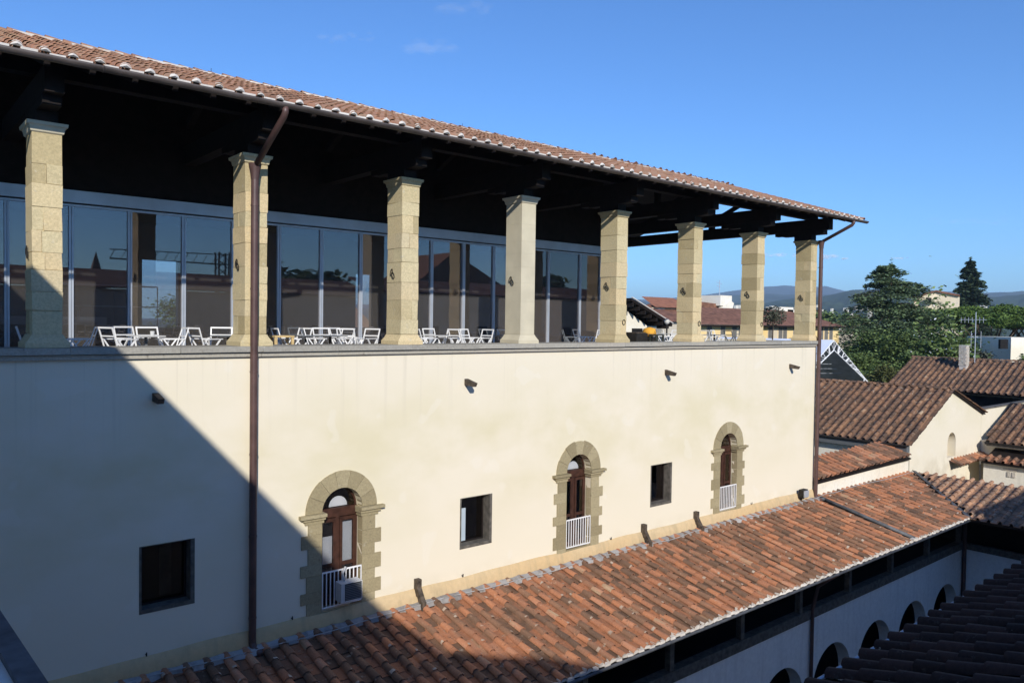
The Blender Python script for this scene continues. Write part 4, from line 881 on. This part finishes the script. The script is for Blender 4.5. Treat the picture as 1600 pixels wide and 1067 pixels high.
# orange roofed house right of the fifth pillar
OR = empty('orange_roof_house', (0, 0, 0), label='pale house under a flat orange tiled roof between fifth and sixth pillars', cat='building')
Q = lambda u, v, y=62: aty(u, v, y)
MB().box(Q(1020, 480)[0], Q(1080, 480)[0], 62, 72, -16, Q(1040, 481)[2]).build('wall', 'pink', OR)
MB().add([(Q(1018, 480)[0], 61.2, Q(1040, 480.5)[2]), (Q(1084, 480)[0], 61.2, Q(1040, 480.5)[2]), (Q(1084, 468)[0]+2, 68, Q(1060, 466, 68)[2]), (Q(1034, 468)[0]+2, 68, Q(1060, 466, 68)[2])], [(0, 1, 2, 3)]).build('roof', 'farroof2', OR)
windows(OR, [Q(1029, 491), Q(1035, 491)], .9, 1.8, mat='curtain')
MR = empty('brown_roof_house', (0, 0, 0), label='brown pyramid roofed house in front of the orange roof between fifth and sixth pillars', cat='building')
Q = lambda u, v, y=48: aty(u, v, y)
MB().box(Q(1034, 500)[0], Q(1080, 500)[0], 48, 56, -16, Q(1050, 502)[2]).build('wall', 'oldwall', MR)
MB().add([(Q(1028, 502)[0], 47.4, Q(1050, 502.5)[2]), (Q(1086, 502)[0], 47.4, Q(1050, 502.5)[2]), (Q(1068, 484)[0], 52, Q(1064, 484, 52)[2]), (Q(1058, 484)[0], 52, Q(1064, 485, 52)[2]), (Q(1086, 502)[0], 57, Q(1050, 502.5)[2]), (Q(1028, 502)[0], 57, Q(1050, 502.5)[2])], [(0, 1, 2, 3), (1, 4, 2), (4, 5, 3, 2), (5, 0, 3)]).build('roof', 'farroof', MR)
# white gabled pavilion by the fifth pillar
WG = empty('white_gabled_house', (0, 0, 0), label='white gabled pavilion with deep dark eaves right of the fifth pillar', cat='building')
Q = lambda u, v, y=19: aty(u, v, y)
x0, x1 = Q(955, 500)[0], Q(1011, 500)[0]; za_ = Q(972, 485)[2]; zb_ = Q(1011, 509)[2]
MB().prism([(x0, 19, -16), (x1, 19, -16), (x1, 19, zb_), (Q(975, 480)[0], 19, Q(975, 482)[2]), (x0, 19, zb_)], (0, 9, 0), None).build('wall', 'white', WG)
pk = Q(968, 466); en = Q(1032, 506)
MB().prism([(pk[0], 17.9, pk[2]), (en[0], 17.9, en[2]), (en[0], 17.9, en[2]-.18), (pk[0], 17.9, pk[2]-.18)], (0, 11, 0), None).build('roof', 'wood', WG)
for k in range(7):
    f = (k+.4)/7; cxx = pk[0]+(en[0]-pk[0])*f; zz = pk[2]+(en[2]-pk[2])*f; MB().box(cxx-.06, cxx+.06, 17.95, 19.0, zz-.5, zz-.2).build('rafter', 'wood', WG)
MB().bar((pk[0], 17.85, pk[2]+.05), (en[0], 17.85, en[2]+.05), .12, .06).build('verge', 'mortar', WG)
MB().box(Q(987, 512)[0], Q(1003, 512)[0], 18.93, 18.98, -4, Q(990, 513)[2]).build('door_opening', 'dark', WG)
# grey flat building right of the yellow one, yellow gabled house, white modern house
FB = empty('flat_roof_building', (0, 0, 0), label='pale flat roofed building just right of the yellow building', cat='building')
Q = lambda u, v, y=80: aty(u, v, y); MB().box(Q(1311, 515)[0], Q(1352, 515)[0], 80, 95, -16, Q(1330, 515)[2]).build('wall', 'oldwall', FB); MB().box(Q(1309, 515)[0], Q(1354, 515)[0], 79.6, 95, Q(1330, 515)[2], Q(1330, 514)[2]).build('cornice', 'white', FB)
YH = empty('yellow_gabled_house', (0, 0, 0), label='pale yellow gabled house with one dark window between cedar and fir', cat='building')
p0, p1, pt_, pm = at(1428, 480, 175), at(1499, 480, 172), at(1463, 456, 174), at(1428, 474, 175)
f = lambda a, z: np.array([a[0], a[1], z])
zE, zE2, zP = at(1430, 473, 175)[2], at(1494, 463, 172)[2], pt_[2]
poly = [f(p0, -16), f(p1, -16), f(p1, zE2), f(pt_, zP), f(p0*.45+pt_*.55, zP-.5), f(p0, zE)]
back = (at(1463, 456, 195)-pt_); back[2] = 0
MB().prism(poly, back, None).build('wall', m['pink'], YH)
k = MB(); tp = [f(p0, zE), f(p0*.45+pt_*.55, zP-.5), f(pt_, zP), f(p1, zE2)]; off = -back/np.linalg.norm(back)*.6
for a_, b_ in zip(tp[:-1], tp[1:]): k.prism([a_+off, b_+off, b_+off+np.array([0, 0, .35]), a_+off+np.array([0, 0, .35])], back, None)
k.build('roof', 'farroof', YH)
wp = at(1451, 470, 173.5); MB().bar(wp+off*.2-np.array([1.2, 0, 0]), wp+off*.2+np.array([1.2, 0, 0]), .3, 1.4).build('window', 'dark', YH)
WM = empty('white_modern_house', (0, 0, 0), label='white boxy house half hidden under the umbrella pine at the right edge', cat='building')
for (ua, ub, vt, dd) in ((1580, 1625, 527, 100), (1545, 1578, 538, 104)):
    a_, b_ = at(ua, vt, dd), at(ub, vt, dd); MB().prism([(a_[0], a_[1], -16), (b_[0], b_[1], -16), (b_[0], b_[1], a_[2]), (a_[0], a_[1], a_[2])], (5, 7, 0), None).build('wall', 'white', WM)
a_ = at(1563, 545, 99); b_ = at(1575, 545, 99); MB().prism([a_, b_, b_+np.array([0, 0, 1.2]), a_+np.array([0, 0, 1.2])], (.2, .3, 0), None).build('window', 'dark', WM)
# marquee of dark membrane with white trusses
MQ = empty('marquee', (0, 0, 0), label='dark marquee roof edged by a white lattice truss behind the building corner', cat='marquee')
y_ = 22; ap = aty(1303, 532, y_); rt = aty(1362, 604, y_); lf = ap*2-rt; lf[1] = y_; lf[2] = rt[2]
api = aty(1303, 547, y_); rti = aty(1350, 592, y_); lfi = api*2-rti; lfi[1] = y_; lfi[2] = rti[2]
MB().prism([ap, rt, rt+np.array([0, 14, 0]), ap+np.array([0, 14, 0])], (0, 0, .05), None).build('roof_panel', 'tent', MQ)
MB().prism([ap, lf, lf+np.array([0, 14, 0]), ap+np.array([0, 14, 0])], (0, 0, .05), None).build('roof_panel', 'tentw', MQ)
MB().prism([ap+np.array([0, 13.8, 0]), rt+np.array([0, 13.8, 0]), (rt[0], y_+13.8, -14), (lf[0], y_+13.8, -14), lf+np.array([0, 13.8, 0])], (0, .1, 0), None).build('rear_panel', 'tent', MQ)
for (o1, i1, nm) in ((rt, rti, 'truss'), (lf, lfi, 'truss')):
    k = MB().tube([ap, o1], .05, 6).tube([api, i1], .06, 6).tube([i1, (i1[0], y_, -14)], .08, 6)
    for q in range(8):
        f0 = q/8; f1 = (q+.5)/8; A_ = ap+(o1-ap)*f0; B_ = api+(i1-api)*f0; C_ = ap+(o1-ap)*f1
        k.tube([A_, B_], .10 if q % 2 else .05, 5); k.tube([B_, C_], .03, 4)
    k.build(nm, 'whitemetal', MQ)
for q in range(1, 6):
    f0 = q/6; A_ = api+(rti-api)*f0; k = MB().tube([A_+np.array([0, 2, 0]), A_+np.array([-3.0, 5, -.1])], .035, 4); k.tube([A_+np.array([-2.4, 4.4, 0]), A_+np.array([-1.8, 4.4, .7])], .03, 4); k.build('brace', 'alu', MQ)

# ================================================================== TREES
GTn = 'garden trees right of the building'
b0 = gbase(1390, 118); tz = at(1378, 409, 118)[2]
conifer(b0, tz, 11.5, 'cedar', 'tall spreading cedar with layered branches right of the loggia', 'cedar_tree', 22, 13, .42, 5, .14, .58, .28, 330, None, .07, .5)
b0 = gbase(1513, 215); tz = at(1513, 404, 215)[2]
conifer(b0, tz, 11.0, 'fir', 'narrow dark fir standing right of the pale yellow house', 'fir_tree', 36, 14, .85, 9, .2, .8, .2, 85, None, .10, .35)
def pine(base, top, rx, label, seed, n=42000):
    b = np.array(base, float); h = top-b[2]; t = empty('umbrella_pine', tuple(b), label=label, cat='tree'); rs = np.random.RandomState(seed); tr = MB(); pts = []
    tr.tube([(0, 0, 0), (.3, 0, h*.4), (0, .2, h*.62)], [.5, .4, .3], 8)
    for k in range(34):
        an = rs.rand()*6.28; rr = rx*math.sqrt(rs.rand())*.95; zt = h*(.955-.12*(rr/rx)**2)-rs.rand()*h*.04; c = np.array([rr*math.cos(an), rr*math.sin(an), zt])
        tr.tube([(0, .1, h*(.5+.1*rs.rand())), tuple(c*np.array([.5, .5, 0])+np.array([0, 0, h*.68])), tuple(c-np.array([0, 0, .6]))], [.2, .13, .05], 5)
        q = rs.randn(n//34, 3); q /= np.linalg.norm(q, axis=1)[:, None]; q *= (.5+.5*rs.rand(len(q)))[:, None]*np.array([rx*.22, rx*.22, h*.045]); pts.append(c+q)
    tr.build('trunk', 'bark', t); leaves(np.concatenate(pts), .34, 'stonepine', 'crown', t, .9, seed)
pine(gbase(1548, 122), at(1548, 471, 122)[2], 10.5, 'broad umbrella pine with flat bright green crown at the right edge', 21)
pine(gbase(1636, 112), at(1636, 476, 112)[2], 6.5, 'second umbrella pine cut off by the right edge of the picture', 22, 22000)
BT = [(1338, 96, 540, 4.2, 'bushy', 'round dark tree left of the cedar trunk, against the marquee'), (1366, 104, 507, 5.0, 'bushy', 'leafy tree below the left side of the cedar'), (1404, 100, 502, 5.4, 'bushy', 'full leafy tree right under the cedar'), (1441, 102, 514, 4.2, 'greyleaf', 'greyish leafy tree below the right side of the cedar'),
 (1468, 98, 519, 4.4, 'bushy', 'green leafy tree between the cedar and the umbrella pine'), (1425, 90, 536, 4.4, 'bushy', 'low dark tree behind the ridge of the brown roof'), (1385, 88, 560, 3.8, 'yellowleaf', 'yellowish bush above the chapel roof ridge'), (1412, 86, 572, 3.2, 'yellowleaf', 'smaller yellowish bush left of the brown roof verge'),
 (1443, 122, 474, 1.6, 'fir', 'dark purplish tree in front of the yellow gabled house'), (1535, 96, 535, 3.6, 'greyleaf', 'grey shrub right of the chimney'), (1500, 108, 516, 4.4, 'bushy', 'dark tree behind the antenna mast'), (1608, 92, 540, 3.2, 'bushy', 'green shrub at the right edge below the pine'), (1350, 92, 575, 3.0, 'bushy', 'dark shrub beside the right foot of the marquee'),
 (1290, 260, 487, 12, 'bushy', 'rounded green tree mass beyond the end of the yellow building'), (1325, 240, 497, 9, 'bushy', 'dark tree beyond the flat roofed building'), (1482, 118, 510, 3.6, 'fir', 'dark tree crown between yellow house and umbrella pine')]
for k, (u, d, v, r, mt, lb) in enumerate(BT):
    broad(gbase(u, d), at(u, v, d)[2], r, mt, lb, 'leafy_tree', 22000, .32 if d < 200 else 1.3, 60+k, GTn, 18, 1.0, .25)
# flowering shrub specks (white oleander)
p = at(1478, 545, 93); q = nr.randn(160, 3)*np.array([1.5, 1.5, 2.0]); ol2 = empty('white_shrub', (p[0], p[1], -16), label='shrub dotted with white flowers left of the chimney', cat='shrub')
leaves(q+np.array([0, 0, p[2]+16]), .22, 'curtain', 'flowers', ol2, 1.2, 8); qq = nr.randn(2600, 3)*np.array([1.7, 1.7, 3.2]); leaves(qq+np.array([.6, .8, p[2]+14.5]), .55, 'bushy', 'crown', ol2, .8, 9)
MB().tube([(0, 0, 0), (.4, .5, p[2]+14)], .1, 6).build('trunk', 'bark', ol2)
# trees seen through the rear window of the cafe
a = aty(270, 470, 38); broad((a[0], 38, -16), aty(262, 428, 38)[2], 4.6, 'bushy', 'green tree outside the rear cafe window', 'window_tree', 22000, .2, 90)
a = aty(568, 470, 30); wbh = empty('rear_tiled_house', (a[0], 34, -16), label='old red tiled roof seen through the narrow rear cafe window', cat='building')
MB().box(-3, 3, 0, 6, 0, 15.2).build('wall', 'oldwall', wbh); MB().add([(-3.5, -.6, 15.0), (3.5, -.6, 15.0), (3.5, 6, 18.3), (-3.5, 6, 18.3)], [(0, 1, 2, 3)]).build('roof', 'top', wbh)

# ================================================================== CLOUDS AND AIR
def puff(u, v, wpx, hpx, d, mt_, seed):
    rs = np.random.RandomState(seed); c = at(u, v, d); sc = d/FPX; mb = MB()
    rt_ = MC[0]; up = np.array([0, 0, 1.0]); fw = MC[2]
    for i in range(16):
        o = rt_*rs.uniform(-.5, .5)*wpx*sc + up*rs.uniform(-.3, .3)*hpx*sc + fw*rs.uniform(-1, 1)*wpx*sc*.2; r = hpx*sc*rs.uniform(.2, .45); n = 8
        vs = [tuple(c+o+rt_*r*2.2*math.cos(b)*math.cos(a_)+fw*r*1.5*math.cos(b)*math.sin(a_)+up*r*math.sin(b)) for b in np.linspace(-1.5, 1.5, 6) for a_ in np.linspace(0, 6.283, n, endpoint=False)]
        mb.add(vs, [(q*n+i2, q*n+(i2+1) % n, (q+1)*n+(i2+1) % n, (q+1)*n+i2) for q in range(5) for i2 in range(n)] + [tuple(range(n))[::-1], tuple(range(5*n, 6*n))])
    return tag(mb.build('cloud', mt_, None, True), kind='structure')
def cloudmat(name, a):
    k = NT(name); k.t.nodes.remove(k.b); t = k.n('BsdfTransparent'); d = k.n('BsdfDiffuse'); d.inputs[0].default_value = (.95, .95, .97, 1); lw = k.n('LayerWeight'); lw.inputs[0].default_value = .5
    r = k.ramp(lw, 'Facing', [(0, g(a)), (.85, g(0))]); x = k.n('MixShader'); k.l(r, 0, x, 0); k.l(t, 0, x, 1); k.l(d, 0, x, 2); k.l(x, 0, k.o, 0); return k.m
CL1, CL2 = cloudmat('thin_cloud', .13), cloudmat('wispy_cloud', .018)
for i, (u, v, w, h, mt_) in enumerate(((1215, 399, 60, 7, CL1), (1293, 402, 24, 8, CL1), (1320, 404, 10, 4, CL1), (1405, 404, 28, 4, CL1), (1510, 346, 130, 12, CL2), (675, 75, 70, 18, CL2), (725, 12, 90, 14, CL2), (540, 60, 90, 10, CL2))):
    puff(u, v, w, h, 14500, mt_, i)
hz = MB().box(-450, 10600, -450, 10600, -17.5, 470).build('haze', 'dark')
k = NT('air'); k.t.nodes.remove(k.b); pv = k.n('VolumePrincipled'); pv.inputs['Density'].default_value = 1.05e-4; pv.inputs['Color'].default_value = (.55, .75, 1, 1); pv.inputs['Anisotropy'].default_value = .0
k.l(pv, 0, k.o, 1); hz.data.materials.clear(); hz.data.materials.append(k.m); tag(hz, kind='stuff')
